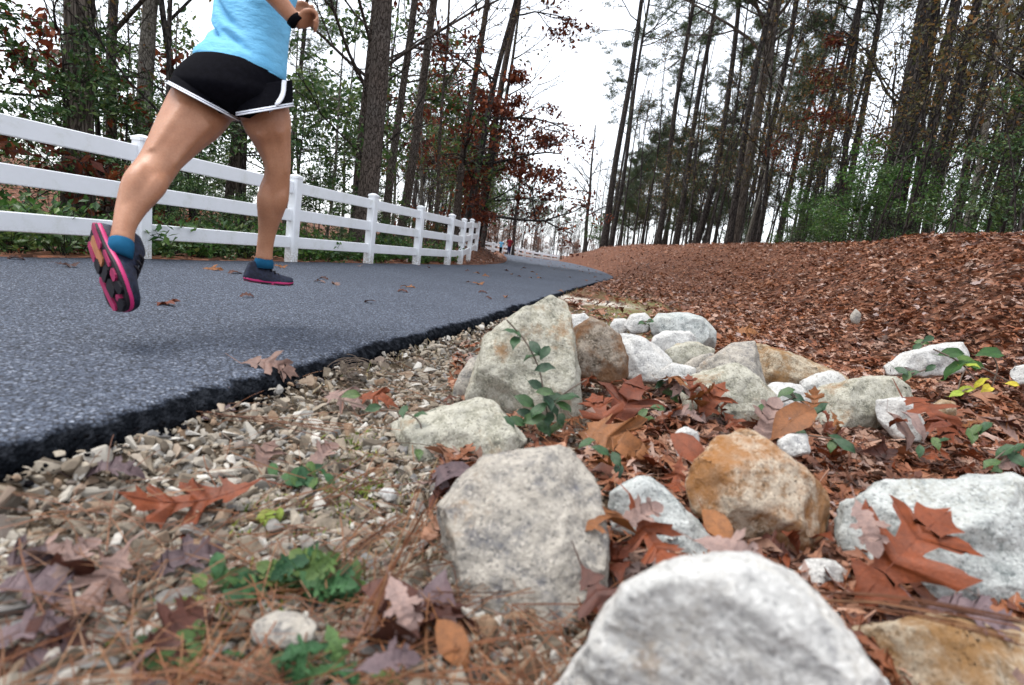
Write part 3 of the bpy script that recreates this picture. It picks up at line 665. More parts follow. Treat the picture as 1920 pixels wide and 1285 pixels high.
WOAK = lobed([(.26, .2, .1, .3), (.48, .31, .11, .45), (.7, .25, .09, .55)], .13, [(0, 0, .015), (.1, .1, .06)], [(.8, .81, .13), (.9, .92, .13), (.96, .99, .08), (1, 1.03, .01)])
MAPLE = lobed([(.14, .34, .1, .1), (.36, .5, .12, .55), (.66, .22, .08, .8)], .16, [(0, .02, .02), (.03, -.06, .1)], [(.78, .8, .13), (.88, .9, .07), (1, 1.06, .006)])
OVAL = [(0, 0, .01), (.15, .15, .14), (.35, .35, .25), (.55, .55, .27), (.75, .75, .2), (.9, .9, .09), (1, 1.02, .005)]
LO = [(0, 0, .03), (.25, .3, .26), (.4, .42, .12), (.6, .7, .32), (.8, .82, .12), (1, 1, .01)]
LO2 = [(0, 0, .03), (.35, .35, .24), (.7, .7, .22), (1, 1, .01)]
TEMPL = [leaf_template(OAK, .35, .2, .05, 1), leaf_template(WOAK, .2, .3, .06, 2), leaf_template(MAPLE, .3, .25, .05, 3), leaf_template(OAK, -.3, .25, .06, 4), leaf_template(WOAK, .6, .45, .04, 5), leaf_template(OVAL, .3, .3, .05, 6)]
TEMPL_LO = [leaf_template(LO, .4, .3, .05, 7), leaf_template(LO, -.3, .3, .05, 8), leaf_template(LO2, .5, .4, .05, 9)]
def rot_zyx(yaw, pitch, roll):
    cy, sy, cp, sp, cr, sr = np.cos(yaw), np.sin(yaw), np.cos(pitch), np.sin(pitch), np.cos(roll), np.sin(roll)
    return np.stack([np.stack([cy * cp, cy * sp * sr - sy * cr, cy * sp * cr + sy * sr], -1),
                     np.stack([sy * cp, sy * sp * sr + cy * cr, sy * sp * cr - cy * sr], -1),
                     np.stack([-sp, cp * sr, cp * cr], -1)], -2)
def batch(mb, tmpl, P, Rm, S):
    V, Q = tmpl
    W = np.einsum('nij,kj->nki', Rm, V) * S[:, None, None] + P[:, None]
    n, kk = len(P), len(V)
    mb.add(W.reshape(-1, 3), (np.asarray(Q)[None] + (np.arange(n) * kk)[:, None, None]).reshape(-1, Q.shape[1]) if Q.shape[1] == 4 else None,
           (np.asarray(Q)[None] + (np.arange(n) * kk)[:, None, None]).reshape(-1, 3) if Q.shape[1] == 3 else None)
asphalt_crumbs()
_leafmesh = {}
def leaf_mesh(t, mat):
    if (t, mat) not in _leafmesh:
        V, Q = TEMPL[t]; _leafmesh[t, mat] = mesh_np('fallen_leaf', V, [Q], [M[mat]], True)
    return _leafmesh[t, mat]
def leaf_obj(t, mat, P, Rm, S, label, group, cat='leaf', name='fallen_leaf'):
    o = bpy.data.objects.new(name, leaf_mesh(t, mat)); link(o)
    m = Matrix.Identity(4)
    for i in range(3):
        for j in range(3): m[i][j] = Rm[i][j] * S
        m[i][3] = P[i]
    o.matrix_world = m
    return tag(o, label, cat, group)
def face_leaf(t, mat, px, py, zc, size_px, ang, facing, label, side=0.0, group=None):
    """hero leaf: midrib direction ang (degrees clockwise from right in the photo); facing 0 = lies flat on the ground, 1 = faces the viewer"""
    z0 = zc
    while zc > .3 * z0 and 'path' not in label and gz(U(px, py, zc).x, U(px, py, zc).y) + .02 + .25 * facing * size_px * zc / FPX * .6 > U(px, py, zc).z: zc *= .985
    c = U(px, py, zc); view = (Vector((0, 0, CAM_H)) - c).normalized()
    nrm = (Vector((0, 0, 1)) * (1 - facing) + view * facing + Vector((side, 0, 0))).normalized()
    a = R(ang); tgt = U(px + 30 * math.cos(a), py + 30 * math.sin(a), zc) - c
    if facing < .6:   # direction on the tilted plane that projects to the wanted picture direction
        p2 = ray(px + 30 * math.cos(a), py + 30 * math.sin(a)); p2 = Vector(p2)
        den = p2.dot(nrm); o_ = Vector((0, 0, CAM_H))
        if abs(den) > 1e-4: tgt = o_ + p2 * ((c - o_).dot(nrm) / den) - c
    x = (tgt - nrm * tgt.dot(nrm)).normalized(); y = nrm.cross(x)
    Rm = np.array([x, y, nrm]).T
    return leaf_obj(t, mat, c, Rm, size_px * zc / FPX, label, group)
HL = [
 (0, 'leaf_rust', 1690, 1040, .90, 285, -48, .7, 'big red brown pin oak leaf lying against the pale greenish slab'),
 (2, 'leaf_tan', 1165, 830, 1.5, 150, 40, .6, 'broad tan maple leaf leaning on the rocks below the dark stained stone'),
 (0, 'leaf_dark', 1125, 1120, .8, 150, 70, .7, 'dark red brown leaf stuck between the grey slab and big blurred rock'),
 (3, 'leaf_rust', 1215, 1000, .95, 150, 60, .55, 'curled brown leaf draped over the small grey pointed rock'),
 (1, 'leaf_mauve', 1200, 965, .96, 100, -30, .6, 'pinkish curled leaf lobe on top of the small grey pointed rock'),
 (0, 'leaf_mauve', 505, 680, 1.66, 100, 12, .4, 'pinkish brown oak leaf overhanging the broken asphalt edge'),
 (3, 'leaf_rust', 370, 940, 1.06, 215, 172, .2, 'large flat brown pin oak leaf lying across the gravel'),
 (1, 'leaf_mauve', 140, 1045, .88, 105, -40, .45, 'pinkish curled leaf on the gravel left of the herbs'),
 (4, 'leaf_purple', 60, 1098, .78, 150, 5, .3, 'dark purple curled leaf at the left edge of the gravel'),
 (1, 'leaf_purple', 45, 1185, .72, 130, -15, .35, 'blurred purple grey leaf at the left edge, lowest one there'),
 (4, 'leaf_purple', 210, 878, 1.15, 100, -3, .25, 'thin purple leaf seen edge on in the gravel near the asphalt'),
 (0, 'leaf_purple', 420, 780, 1.42, 95, 100, .45, 'purple curled leaf at the foot of the asphalt edge under the pink oak leaf'),
 (2, 'leaf_mauve', 500, 845, 1.25, 70, -60, .45, 'small reddish leaf standing in gravel between two pale stones'),
 (1, 'leaf_mauve', 605, 852, 1.25, 80, -40, .45, 'pale mauve leaf on the gravel left of the low lichen speckled block'),
 (2, 'leaf_mauve', 650, 745, 1.6, 75, 20, .35, 'mauve leaf on gravel below the clump of dry roots'),
 (2, 'leaf_rust', 712, 745, 1.65, 72, 15, .3, 'reddish leaf on gravel right of the mauve leaf'),
 (4, 'leaf_purple', 350, 1045, .92, 150, -20, .35, 'dark bent leaf in the middle of the gravel above the green herbs'),
 (1, 'leaf_mauve', 752, 1135, .72, 125, 75, .65, 'pale mauve oak leaf standing on edge left of the upright slab'),
 (5, 'leaf_tan', 848, 1205, .7, 110, 70, .6, 'orange brown curled leaf at the bottom of the upright slab'),
 (1, 'leaf_purple', 730, 1240, .62, 115, -10, .4, 'blurred grey purple leaf at the bottom edge left of the slab'),
 (2, 'leaf_rust', 1180, 745, 1.85, 130, -70, .6, 'orange brown leaf standing upright behind the tan maple leaf'),
 (0, 'leaf_rust', 1130, 780, 1.6, 120, -100, .6, 'red brown oak leaf in the gap beside the tallest rock'),
 (5, 'leaf_rust', 1290, 840, 1.25, 90, 60, .6, 'glossy rust leaf leaning on the left side of the rusty block'),
 (3, 'leaf_rust', 1270, 895, 1.2, 80, 100, .5, 'rust leaf tucked under the left corner of the rusty block'),
 (1, 'leaf_mauve', 1440, 790, 1.6, 110, -70, .7, 'pink brown leaf standing on edge behind the rusty block'),
 (5, 'leaf_tan', 1490, 785, 1.55, 110, -35, .5, 'narrow tan leaf slanting up behind the rusty block'),
 (1, 'leaf_mauve', 1280, 778, 1.9, 70, 10, .3, 'pale mauve leaf lying flat among rust leaves in front of the heap'),
 (2, 'leaf_rust', 1340, 740, 1.95, 80, -60, .6, 'rust leaf propped against the pale angular rock'),
 (1, 'leaf_mauve', 1370, 1030, .8, 130, 20, .35, 'mauve leaf on top of the big blurred rock near its peak'),
 (5, 'leaf_tan', 1345, 985, 1.0, 90, 55, .5, 'orange leaf in the shadow under the rusty block'),
 (1, 'leaf_mauve', 1625, 985, .93, 110, 80, .6, 'greyish pink leaf behind the left lobe of the big oak leaf'),
 (4, 'leaf_purple', 1830, 1150, .8, 150, 20, .4, 'grey mauve leaf on the tan slab below the big oak leaf'),
 (2, 'leaf_tan', 1404, 620, 3.0, 34, 20, .6, 'small yellowish pointed leaf standing on the leaf carpet behind the heap'),
 (0, 'leaf_rust', 1740, 765, 1.85, 130, 40, .35, 'long rust leaf lying over the jagged white rock'),
 (0, 'leaf_tan', 400, 503, 3.5, 48, 5, .2, 'tan leaf lying on the path behind the runner'),
 (4, 'leaf_dark', 440, 510, 3.4, 34, -5, .15, 'dark curled leaf lying on the path next to the tan leaf'),
 (4, 'leaf_dark', 462, 553, 2.55, 30, -5, .3, 'dark folded leaf lying on the path below the runner'),
 (4, 'leaf_dark', 607, 521, 3.2, 22, 10, .2, 'small dark leaf on the path right of the lifted pink soled shoe'),
 (3, 'leaf_tan', 525, 500, 3.7, 26, 5, .2, 'small tan leaf on the path beside the second fence post'),
 (4, 'leaf_dark', 755, 545, 2.9, 26, 5, .2, 'dark curled leaf alone in the middle of the path'),
 (0, 'leaf_tan', 770, 537, 3.1, 24, 5, .15, 'tan leaf beside the dark curled leaf in the middle of the path'),
 (3, 'leaf_tan', 895, 532, 3.6, 26, 3, .15, 'pale brown leaf on the path left of the heap top'),
 (4, 'leaf_dark', 905, 547, 3.2, 22, 3, .2, 'dark leaf on the path near its right edge'),
 (4, 'leaf_dark', 30, 483, 3.0, 34, 2, .15, 'dark leaf at the far edge of the path, left side'),
 (3, 'leaf_dark', 125, 497, 3.0, 38, 2, .15, 'brown leaf on the path left of the lifted trailing shoe'),
]
for h in HL:
    face_leaf(*h[:7], h[7], h[8])
# leaves that lie on the path: keep them on the asphalt
for o in col.objects:
    if o.get('category') == 'leaf' and 'path' in o.get('label', '') :
        p = o.location; q = Vector((p.x, p.y, p.z)); d = q - Vector((0, 0, CAM_H))
        t = (.012 - CAM_H) / d.z; s0 = o.scale.copy()
        o.location = Vector((0, 0, CAM_H)) + d * t; o.scale = s0 * t

ROADG = 'small dry leaves scattered over the path'
def scatter_road_leaves(n):
    for i in range(n):
        Y = 2.2 + 30 * RG.random() ** .95
        a, b = XL(np.array([Y]))[0], XR(np.array([Y]))[0]
        u = RG.random() ** .8
        if Y > 10: u = .25 + .75 * RG.random()
        P = np.array([a + (b - a) * u, Y, .014 + road_z(Y)])
        mat = ['leaf_dark', 'leaf_tan', 'leaf_rust', 'leaf_mauve', 'leaf_dark'][RG.integers(5)]
        Rm = rot_zyx(*[np.array(v) for v in (RG.uniform(0, 6.28), RG.normal(0, .15), RG.normal(0, .2))])
        leaf_obj(int(RG.integers(6)), mat, P, Rm, RG.uniform(.06, .12), 'small dry leaf lying on the grey asphalt path', ROADG)
scatter_road_leaves(95)

def gap_leaves():
    polys = [(1085, 690, 1320, 900, 26, 1.35, 1.95), (1240, 720, 1560, 880, 26, 1.3, 2.0), (1560, 790, 1900, 890, 22, 1.2, 1.7), (1080, 930, 1180, 1200, 7, .78, .95), (1290, 1000, 1560, 1060, 8, .9, 1.05), (790, 870, 860, 1000, 5, 1.0, 1.15), (20, 1050, 420, 1280, 12, .62, .85), (640, 1120, 900, 1280, 12, .62, .8)]
    mats = ['leaf_rust', 'leaf_rust', 'leaf_dark', 'leaf_tan', 'leaf_rust', 'leaf_mauve']
    for x0, y0, x1, y1, n, z0, z1 in polys:
        for i in range(n):
            px_, py_ = RG.uniform(x0, x1), RG.uniform(y0, y1); g = G(px_, py_, -.12 + RG.uniform(0, .07)); zc = min(max(float(proj(np.array(g[:]))[2]), z0), z1); c = U(px_, py_, zc)
            c.z = max(c.z, gz(c.x, c.y) + .015)
            Rm = rot_zyx(*[np.array(v) for v in (RG.uniform(0, 6.28), RG.normal(-.2, .55), RG.normal(0, .6))])
            leaf_obj(int(RG.integers(6)), mats[RG.integers(6)] if x0 > 900 else ['leaf_purple', 'leaf_dark', 'leaf_mauve'][RG.integers(3)], np.array(c[:]), Rm, RG.uniform(.07, .13), 'dry brown leaf lying among the rocks and gravel', 'dry leaves lying among the rocks')
gap_leaves()
def in_view(P, mx=80):
    x, y, z = proj(P); return (z > .1) & (x > -mx) & (x < 1920 + mx) & (y > -mx) & (y < 1285 + mx)
def litter():
    # area right of the path
    n = 105000
    r = np.exp(RG.uniform(math.log(.9), math.log(55), n)); keep = RG.random(n) < np.clip((r / 9) ** .45 * .9, 0, 1)
    r = r[keep]; az = RG.uniform(R(-6), R(62), len(r)); X, Y = r * np.sin(az), r * np.cos(az)
    dr = (X - XR(Y)) * .97
    prob = sstep(.9, 1.9, dr) * (.97) + .16 * (dr > .05)
    prob = np.where(r > 8, np.maximum(prob, sstep(.0, .5, dr)), prob)
    keep = (RG.random(len(r)) < prob) & (dr > .03); X, Y, r = X[keep], Y[keep], r[keep]
    # mound and woods floor left of the path
    n2 = 9000
    Y2 = RG.uniform(2, 45, n2); d2 = .15 + 16 * RG.random(n2) ** 1.5; X2 = XL(Y2) - d2
    k2 = RG.random(n2) < np.where((Y2 > 11) & (Y2 < 40), 1, .5)
    X2, Y2 = X2[k2], Y2[k2]
    X, Y = np.concatenate([X, X2]), np.concatenate([Y, Y2]); r = np.hypot(X, Y); n = len(X)
    Z = ground(X, Y)
    S = np.clip(np.exp(RG.normal(math.log(.068), .38, n)), .025, .15)
    thick = RG.random(n)
    Z = Z + .012 + .03 * thick + .02 * (r > 3) * thick
    P = np.stack([X, Y, Z], -1)
    tl = RG.normal(0, .27, n); rl = RG.normal(0, .27, n)
    Rm = rot_zyx(RG.uniform(0, 6.283, n), tl, rl)
    v = in_view(P, 520); P, Rm, S, r = P[v], Rm[v], S[v], r[v]; n = len(P)
    _, _, zc = proj(P); px = S * FPX / zc
    order = np.argsort(-px); top = order[:40]; rest = order[40:]
    lm = ['leaf_rust', 'leaf_dark', 'leaf_rust', 'leaf_mauve', 'leaf_tan', 'leaf_dark', 'leaf_purple']
    for i in top:
        leaf_obj(int(RG.integers(6)), lm[RG.integers(len(lm))], P[i], Rm[i], S[i], 'dry brown leaf lying among the rocks and gravel', 'dry leaves lying among the rocks')
    mb = MB(); hi = rest[px[rest] > 16]; lo = rest[px[rest] <= 16]
    kind = RG.integers(0, 6, len(hi))
    for t in range(6): batch(mb, TEMPL[t], P[hi[kind == t]], Rm[hi[kind == t]], S[hi[kind == t]])
    kind = RG.integers(0, 3, len(lo))
    for t in range(3): batch(mb, TEMPL_LO[t], P[lo[kind == t]], Rm[lo[kind == t]], S[lo[kind == t]] * 1.1)
    o = mb.build('leaf_litter', M['litter'], smooth=True)
    tag(o, 'carpet of red brown fallen leaves covering the bank and woodland floor', 'leaf litter', kind='stuff')
    return n
litter()

def needles():
    n = 5600
    r = np.exp(RG.uniform(math.log(.55), math.log(7), n)); az = RG.uniform(R(-45), R(55), n)
    X, Y = r * np.sin(az), r * np.cos(az); dr = (X - XR(Y)) * .97
    k_ = (dr > .02) & (RG.random(n) < .35 + .65 * sstep(.3, 1.2, dr) + .5 * (vnoise(X * 3, Y * 3, 77) > .12)); X, Y = X[k_], Y[k_]; n = len(X)
    P = np.stack([X, Y, ground(X, Y) + .012 + .035 * RG.random(n)], -1)
    xs = np.linspace(-.5, .5, 5); V = np.array([[x, s * .006, -.25 * x * x + .02 * s] for x in xs for s in (-1, 0, 1)])
    V = np.array([[x, s * .0058, -.22 * x * x + (.006 if s == 0 else 0)] for x in xs for s in (-1, 1)])
    i = np.arange(4) * 2; Q = np.stack([i, i + 1, i + 3, i + 2], -1)
    mb = MB(); batch(mb, (V, Q), P, rot_zyx(RG.uniform(0, 6.28, n), RG.normal(0, .14, n), RG.normal(0, .6, n)), RG.uniform(.09, .19, n))
    tag(mb.build('pine_needles', M['needle']), 'fallen orange brown pine needles strewn over gravel and rocks', 'pine needles', kind='stuff')
    # a few long needles and straws lying in bundles over the tan slab and by the upright slab
    mb = MB()
    for (a, b, z1, c, d, z2, cnt) in ((1480, 1120, .8, 1925, 1180, .72, 10), (560, 960, 1.05, 720, 880, 1.2, 8), (590, 1100, .8, 740, 960, .9, 10), (690, 1180, .72, 800, 940, .95, 8), (380, 780, 1.35, 640, 800, 1.3, 6), (370, 1010, .95, 640, 930, 1.05, 5)):
        for _ in range(cnt):
            j = RG.normal(0, 14, 4); p, q = U(a + j[0], b + j[1], z1), U(c + j[2], d + j[3], z2); m_ = (p + q) / 2 + Vector((0, 0, RG.uniform(0, .02)))
            mb.tube(catmull([p, m_, q], 6), .0011, 4)
    tag(mb.build('needle_bundles', M['needle']), 'long orange pine needles lying in loose bundles across the tan slab and gravel', 'pine needles', kind='stuff')
needles()

# ------------------------------------------------------------------ gravel
def ico(sub, seed):
    """angular crushed stone: a ball cut by random flat planes"""
    r = random.Random(seed); bm = bmesh.new(); bmesh.ops.create_icosphere(bm, subdivisions=2, radius=.62)
    for _ in range(9 if sub > 1 else 7):
        nn = Vector((r.gauss(0, 1), r.gauss(0, 1), r.gauss(0, 1))).normalized(); d = r.uniform(.22, .42)
        bmesh.ops.bisect_plane(bm, geom=bm.verts[:] + bm.edges[:] + bm.faces[:], plane_co=nn * d, plane_no=nn, clear_outer=True)
    pts = [v.co.copy() for v in bm.verts]; bm.free(); bm = bmesh.new()
    for p in pts: bm.verts.new(p)
    bmesh.ops.convex_hull(bm, input=bm.verts[:]); bmesh.ops.remove_doubles(bm, verts=bm.verts[:], dist=.09 if sub > 1 else .16)
    pts = [v.co.copy() for v in bm.verts]; bm.free(); bm = bmesh.new()
    for p in pts: bm.verts.new(p + Vector((r.gauss(0, .015), r.gauss(0, .015), r.gauss(0, .015))))
    q = bmesh.ops.convex_hull(bm, input=bm.verts[:])
    bmesh.ops.delete(bm, geom=[v for v in bm.verts if not v.link_faces], context='VERTS')
    bmesh.ops.triangulate(bm, faces=bm.faces[:]); bm.verts.index_update()
    sx = Vector((1, r.uniform(.7, 1.0), r.uniform(.6, .9)))
    V = np.array([(v.co * 1.25 * sx)[:] if False else (v.co.x * 1.35, v.co.y * 1.35 * sx.y, v.co.z * 1.35 * sx.z) for v in bm.verts]); T = np.array([[v.index for v in f.verts] for f in bm.faces]); bm.free()
    return V, T
PEB_HI = [ico(2, s) for s in range(8)]; PEB_LO = [ico(1, s) for s in range(20, 26)]
def gravel():
    n = 90000
    u = RG.random(n); a, b, e = .42, 6.5, 1.0
    r = (a ** e + u * (b ** e - a ** e)) ** (1 / e)
    az = RG.uniform(R(-50), R(14), n); X, Y = r * np.sin(az), r * np.cos(az); dr = (X - XR(Y)) * .97
    k_ = (dr > -.02) & (RG.random(n) < 1 - sstep(.55, 1.25, dr + .35 * vnoise(X * 2, Y * 2, 12)) * .93) & (RG.random(n) < 1 - sstep(3.6, 6, r))
    X, Y, r = X[k_], Y[k_], r[k_]; n = len(X)
    S = np.clip(np.exp(RG.normal(math.log(.0112), .6, n)), .004, .045)
    P = np.stack([X, Y, ground(X, Y) + S * .04], -1); v = in_view(P, 60); P, S = P[v], S[v]; n = len(P)
    Rm = rot_zyx(RG.uniform(0, 6.28, n), RG.normal(0, .3, n), RG.normal(0, .3, n))
    _, _, zc = proj(P); px = S * FPX / zc; order = np.argsort(-px); top, rest = order[:290], order[290:]
    me = [mesh_np('gravel_stone', V, [T], [M['pebble']], False) for V, T in PEB_HI]
    for i in top:
        o = link(bpy.data.objects.new('gravel_stone', me[RG.integers(8)])); m = Matrix.Identity(4)
        for p in range(3):
            for q in range(3): m[p][q] = Rm[i][p][q] * S[i]
            m[p][3] = P[i][p]
        o.matrix_world = m; tag(o, 'loose pale crushed stone lying in the gravel strip', 'stone', 'loose stones of the gravel strip')
    mb = MB(); hi = rest[px[rest] > 13]; lo = rest[px[rest] <= 13]
    kd = RG.integers(0, 8, len(hi))
    for t in range(8): batch(mb, PEB_HI[t], P[hi[kd == t]], Rm[hi[kd == t]], S[hi[kd == t]])
    kd = RG.integers(0, 6, len(lo))
    for t in range(6): batch(mb, PEB_LO[t], P[lo[kd == t]], Rm[lo[kd == t]], S[lo[kd == t]])
    tag(mb.build('gravel', M['pebble']), 'tan crushed stone gravel strip along the broken asphalt edge', 'gravel', kind='stuff')
gravel()

# ------------------------------------------------------------------ small green plants
def sprig(label, pts, zc, size, mat='green_leaf', stem=None, group=None, cat='plant', name='seedling', tm=5):
    """pts: (px,py,angle) of each leaf"""
    base = U(pts[0][0], pts[0][1], zc); root = empty(name, base); tag(root, label, cat, group)
    V, Q = TEMPL[tm]
    for i, p in enumerate(pts):
        zz = zc + (p[3] if len(p) > 3 else RG.uniform(-.02, .02)); c = U(p[0], p[1], zz); a = R(p[2])
        while zz > .6 * zc and gz(c.x, c.y) + .018 > c.z: zz *= .985; c = U(p[0], p[1], zz)
        view = (Vector((0, 0, CAM_H)) - c).normalized(); nrm = (view * .7 + Vector((RG.normal(0, .35), RG.normal(0, .35), .6))).normalized()
        x = U(p[0] + 20 * math.cos(a), p[1] + 20 * math.sin(a), zz) - c; x = (x - nrm * x.dot(nrm)).normalized(); y = nrm.cross(x)
        m = Matrix.Identity(4)
        S = size * RG.uniform(.8, 1.2) * zz / FPX
        for r_ in range(3):
            for q, ax in enumerate((x, y, nrm)): m[r_][q] = ax[r_] * S
            m[r_][3] = (c - base)[r_]
        o = link(bpy.data.objects.new('leaf', small_leaf(mat, tm)), root); o.matrix_local = m
    mb = MB()
    for st in (stem or [[(q[0], q[1]) for q in pts]]):
        if len(st) < 2: continue
        P = [U(x, y, zc + .012) - base for x, y in st]
        mb.tube(catmull(P, 3 * len(P)), .0014 * max(.8, zc), 4)
    if mb.n: mb.build('stem', M['twig'], root)
    return root
_sl = {}
def small_leaf(mat, tm):
    if (mat, tm) not in _sl: V, Q = TEMPL[tm]; _sl[mat, tm] = mesh_np('leaf', V, [Q], [M[mat]], True)
    return _sl[mat, tm]
sprig('dark green vine climbing the face of the tallest rock', [(960, 622, 60), (966, 640, 100), (1003, 652, 60), (1000, 668, 120), (1022, 660, -60), (1020, 690, 10), (1005, 722, 40), (1022, 735, 20), (985, 752, 30), (1040, 745, -30), (1010, 768, 130), (1035, 765, 60), (1058, 762, 40), (1030, 785, 90), (1000, 785, 170), (985, 775, 20), (1052, 785, 80), (1018, 800, 60), (970, 790, 20), (1045, 800, 120), (1065, 745, -20), (1028, 752, 100)], 1.57, 40, stem=[[(950, 600), (985, 640), (1010, 690), (1020, 740), (1030, 800)], [(1030, 760), (1070, 730), (1100, 712)]], name='creeping_vine', cat='vine')
sprig('small green vine spray over the low lichen speckled block', [(757, 770, 80), (785, 778, 20), (700, 765, -20), (660, 740, -30), (785, 815, 0), (785, 850, 95), (930, 820, 80), (955, 790, 60)], 1.38, 34, stem=[[(640, 750), (700, 765), (760, 775), (790, 800), (785, 870)]], name='creeping_vine', cat='vine')
SG = 'green seedlings coming up through the fallen leaves'
for lab, c, z, s in (('green seedling with paired leaves in front of the tan maple leaf', [(1100, 830, -30), (1128, 845, 30), (1155, 860, 60), (1160, 880, 90)], 1.3, 46),
  ('seedling of two upright leaves in the leaves right of the hollowed rock', [(1830, 805, -60), (1848, 800, -80), (1822, 815, 100)], 1.6, 44),
  ('green seedling at the right edge above the pale greenish slab', [(1885, 845, 10), (1860, 868, 150), (1905, 860, 60), (1910, 840, -60), (1870, 880, 160)], 1.5, 44),
  ('green sprout with a dark leaf in front of the hollowed rock', [(1725, 845, -80), (1770, 825, -40), (1755, 830, -100)], 1.6, 40),
  ('two narrow green leaves poking up behind the rusty block', [(1502, 815, 80), (1572, 825, 40), (1560, 835, 100), (1585, 835, 50)], 1.6, 44),
  ('green seedling leaning on the pale angular rock', [(1430, 765, -60), (1490, 745, 30), (1475, 735, -20), (1530, 770, 20), (1540, 765, -30)], 1.95, 40),
  ('green seedling in leaves in front of the flat white stone', [(1275, 725, 60), (1240, 720, -40), (1255, 735, 0), (1265, 745, 60)], 2.0, 34),
  ('green seedling between leaves in front of the heap middle', [(1215, 785, 20), (1205, 775, -50), (1235, 765, 10)], 1.8, 34),
  ('tiny seedling on top of the heap beside the little white stones', [(1212, 608, 40), (1203, 605, 150), (1220, 602, -40)], 2.9, 22),
  ('small green seedling on the leaf carpet below the slope', [(1728, 642, 30), (1742, 635, -20), (1720, 650, 150)], 2.8, 26),
  ('green seedling in front of the lone flat white rock', [(1690, 695, 60), (1712, 700, 20), (1745, 690, -30), (1700, 705, 120)], 2.4, 30)):
    sprig(lab, c, z, s * .82, group=SG)
sprig('yellow green leafed twig rising in front of the lone flat white rock', [(1785, 662, 10), (1860, 662, 0), (1830, 685, 20), (1790, 690, 10), (1812, 678, 60)], 2.3, 44, 'bush_light', stem=[[(1750, 655), (1800, 680), (1830, 715)], [(1860, 665), (1870, 690), (1860, 725)]], cat='plant')
sprig('bright yellow leaves on a low twig at the right edge of the leaf carpet', [(1838, 718, 20), (1852, 728, -30), (1812, 730, 10), (1795, 738, -10), (1820, 685, 70), (1900, 720, 20)], 2.25, 26, 'yellow_leaf', cat='plant')
# low broad-leaved herbs on the gravel
def herb(label, px, py, zc, n, sp, size, mat='clover'):
    pts = [(px + RG.normal(0, sp * .8), py + RG.normal(0, sp * .32), RG.uniform(0, 360), RG.uniform(-.03, .05)) for _ in range(n)]
    sprig(label, pts, zc, size, mat, stem=[[(px - sp, py + 8), (px, py - 4), (px + sp, py + 4)]], cat='herb', name='low_herb', tm=1 if size > 50 else 5)
herb('broad green scalloped herb leaves on the gravel left of the upright slab', 595, 1085, .82, 22, 62, 85)
herb('low green herb trailing along the needles above the pinkish stone', 460, 1085, .83, 16, 50, 50)
herb('blurred green herb near the bottom edge left of the slab', 590, 1245, .65, 14, 60, 70)
herb('small bright green herb by the bottom left stone', 330, 1225, .7, 16, 80, 48)
herb('tiny green herb at the edge of the gravel beside the low block', 570, 895, 1.15, 18, 34, 34)
herb('bright green sprout in the middle of the gravel', 505, 970, 1.02, 9, 18, 24, 'moss')

def moss():
    mb = MB(); rows = [(665, 850, 1.2, 45, 260), (600, 960, 1.02, 60, 240), (690, 940, 1.05, 50, 200), (470, 1150, .78, 50, 240), (340, 1200, .72, 60, 160), (480, 985, 1.0, 40, 130), (1240, 585, 4.2, 60, 120)]
    V = np.array([[-.5, -.16, 0], [.5, 0, .3], [-.5, .16, 0.0]]); T = np.array([[0, 1, 2]])
    for px, py, zc, sp, n in rows:
        c = G(px, py, -.11); sp_m = sp * zc / FPX
        X = c.x + RG.normal(0, sp_m * .8, n); Y = c.y + RG.normal(0, sp_m * 1.3, n)
        P = np.stack([X, Y, ground(X, Y) + .006], -1)
        batch(mb, (V, T), P, rot_zyx(RG.uniform(0, 6.28, n), RG.normal(-.8, .4, n), RG.normal(0, .4, n)), RG.uniform(.008, .022, n))
    tag(mb.build('moss', M['moss']), 'yellow green moss patches between gravel and rocks', 'moss', kind='stuff')
    mb = MB(); n = 1500
    V = np.array([[0, -.02, 0], [0, .02, 0], [.12, .012, .6], [.12, -.012, .6], [.3, 0, 1.0]]); Q = np.array([[0, 1, 2, 3], [3, 2, 4, 4]])
    V4 = np.array([[0, -.02, 0], [0, .02, 0], [.15, .01, .6], [.15, -.01, .6]])
    Y = np.concatenate([RG.uniform(1.4, 9, n), RG.uniform(.75, 1.2, 160)]); X = XR(Y) + np.concatenate([np.where(RG.random(n) < .4, RG.normal(.05, .05, n), RG.normal(.9, .4, n)), RG.normal(.72, .1, 160)])
    k_ = (X - XR(Y)) > .02; X, Y = X[k_], Y[k_]; n = len(X)
    Z = ground(X, Y)
    batch(mb, (V4, np.array([[0, 1, 2, 3]])), np.stack([X, Y, Z], -1), rot_zyx(RG.uniform(0, 6.28, n), RG.normal(.3, .5, n), RG.normal(0, .5, n)), RG.uniform(.04, .1, n))
    tag(mb.build('dry_grass', M['dry_grass']), 'thin dry grass blades along the asphalt edge and shoulder', 'grass', kind='stuff')
    # a clump of dry roots hanging from the asphalt edge
    root = empty('root_clump', U(662, 690, 1.85)); tag(root, 'tangled clump of dry roots at the asphalt edge above the mauve leaf', 'roots')
    mb = MB()
    for _ in range(34):
        a = RG.uniform(0, 3.14); rr = RG.uniform(.01, .05); c = np.array([RG.normal(0, .02), RG.normal(0, .02), RG.normal(-.01, .012)])
        t = np.linspace(a, a + RG.uniform(1.5, 4), 9); tilt = RG.normal(0, .5)
        mb.tube(np.stack([c[0] + rr * 1.5 * np.cos(t), c[1] + rr * np.sin(t) * math.sin(tilt), c[2] + rr * np.sin(t) * .8], -1), .0012, 4)
    mb.build('root', M['twig'], root)['kind'] = 'stuff'
moss()

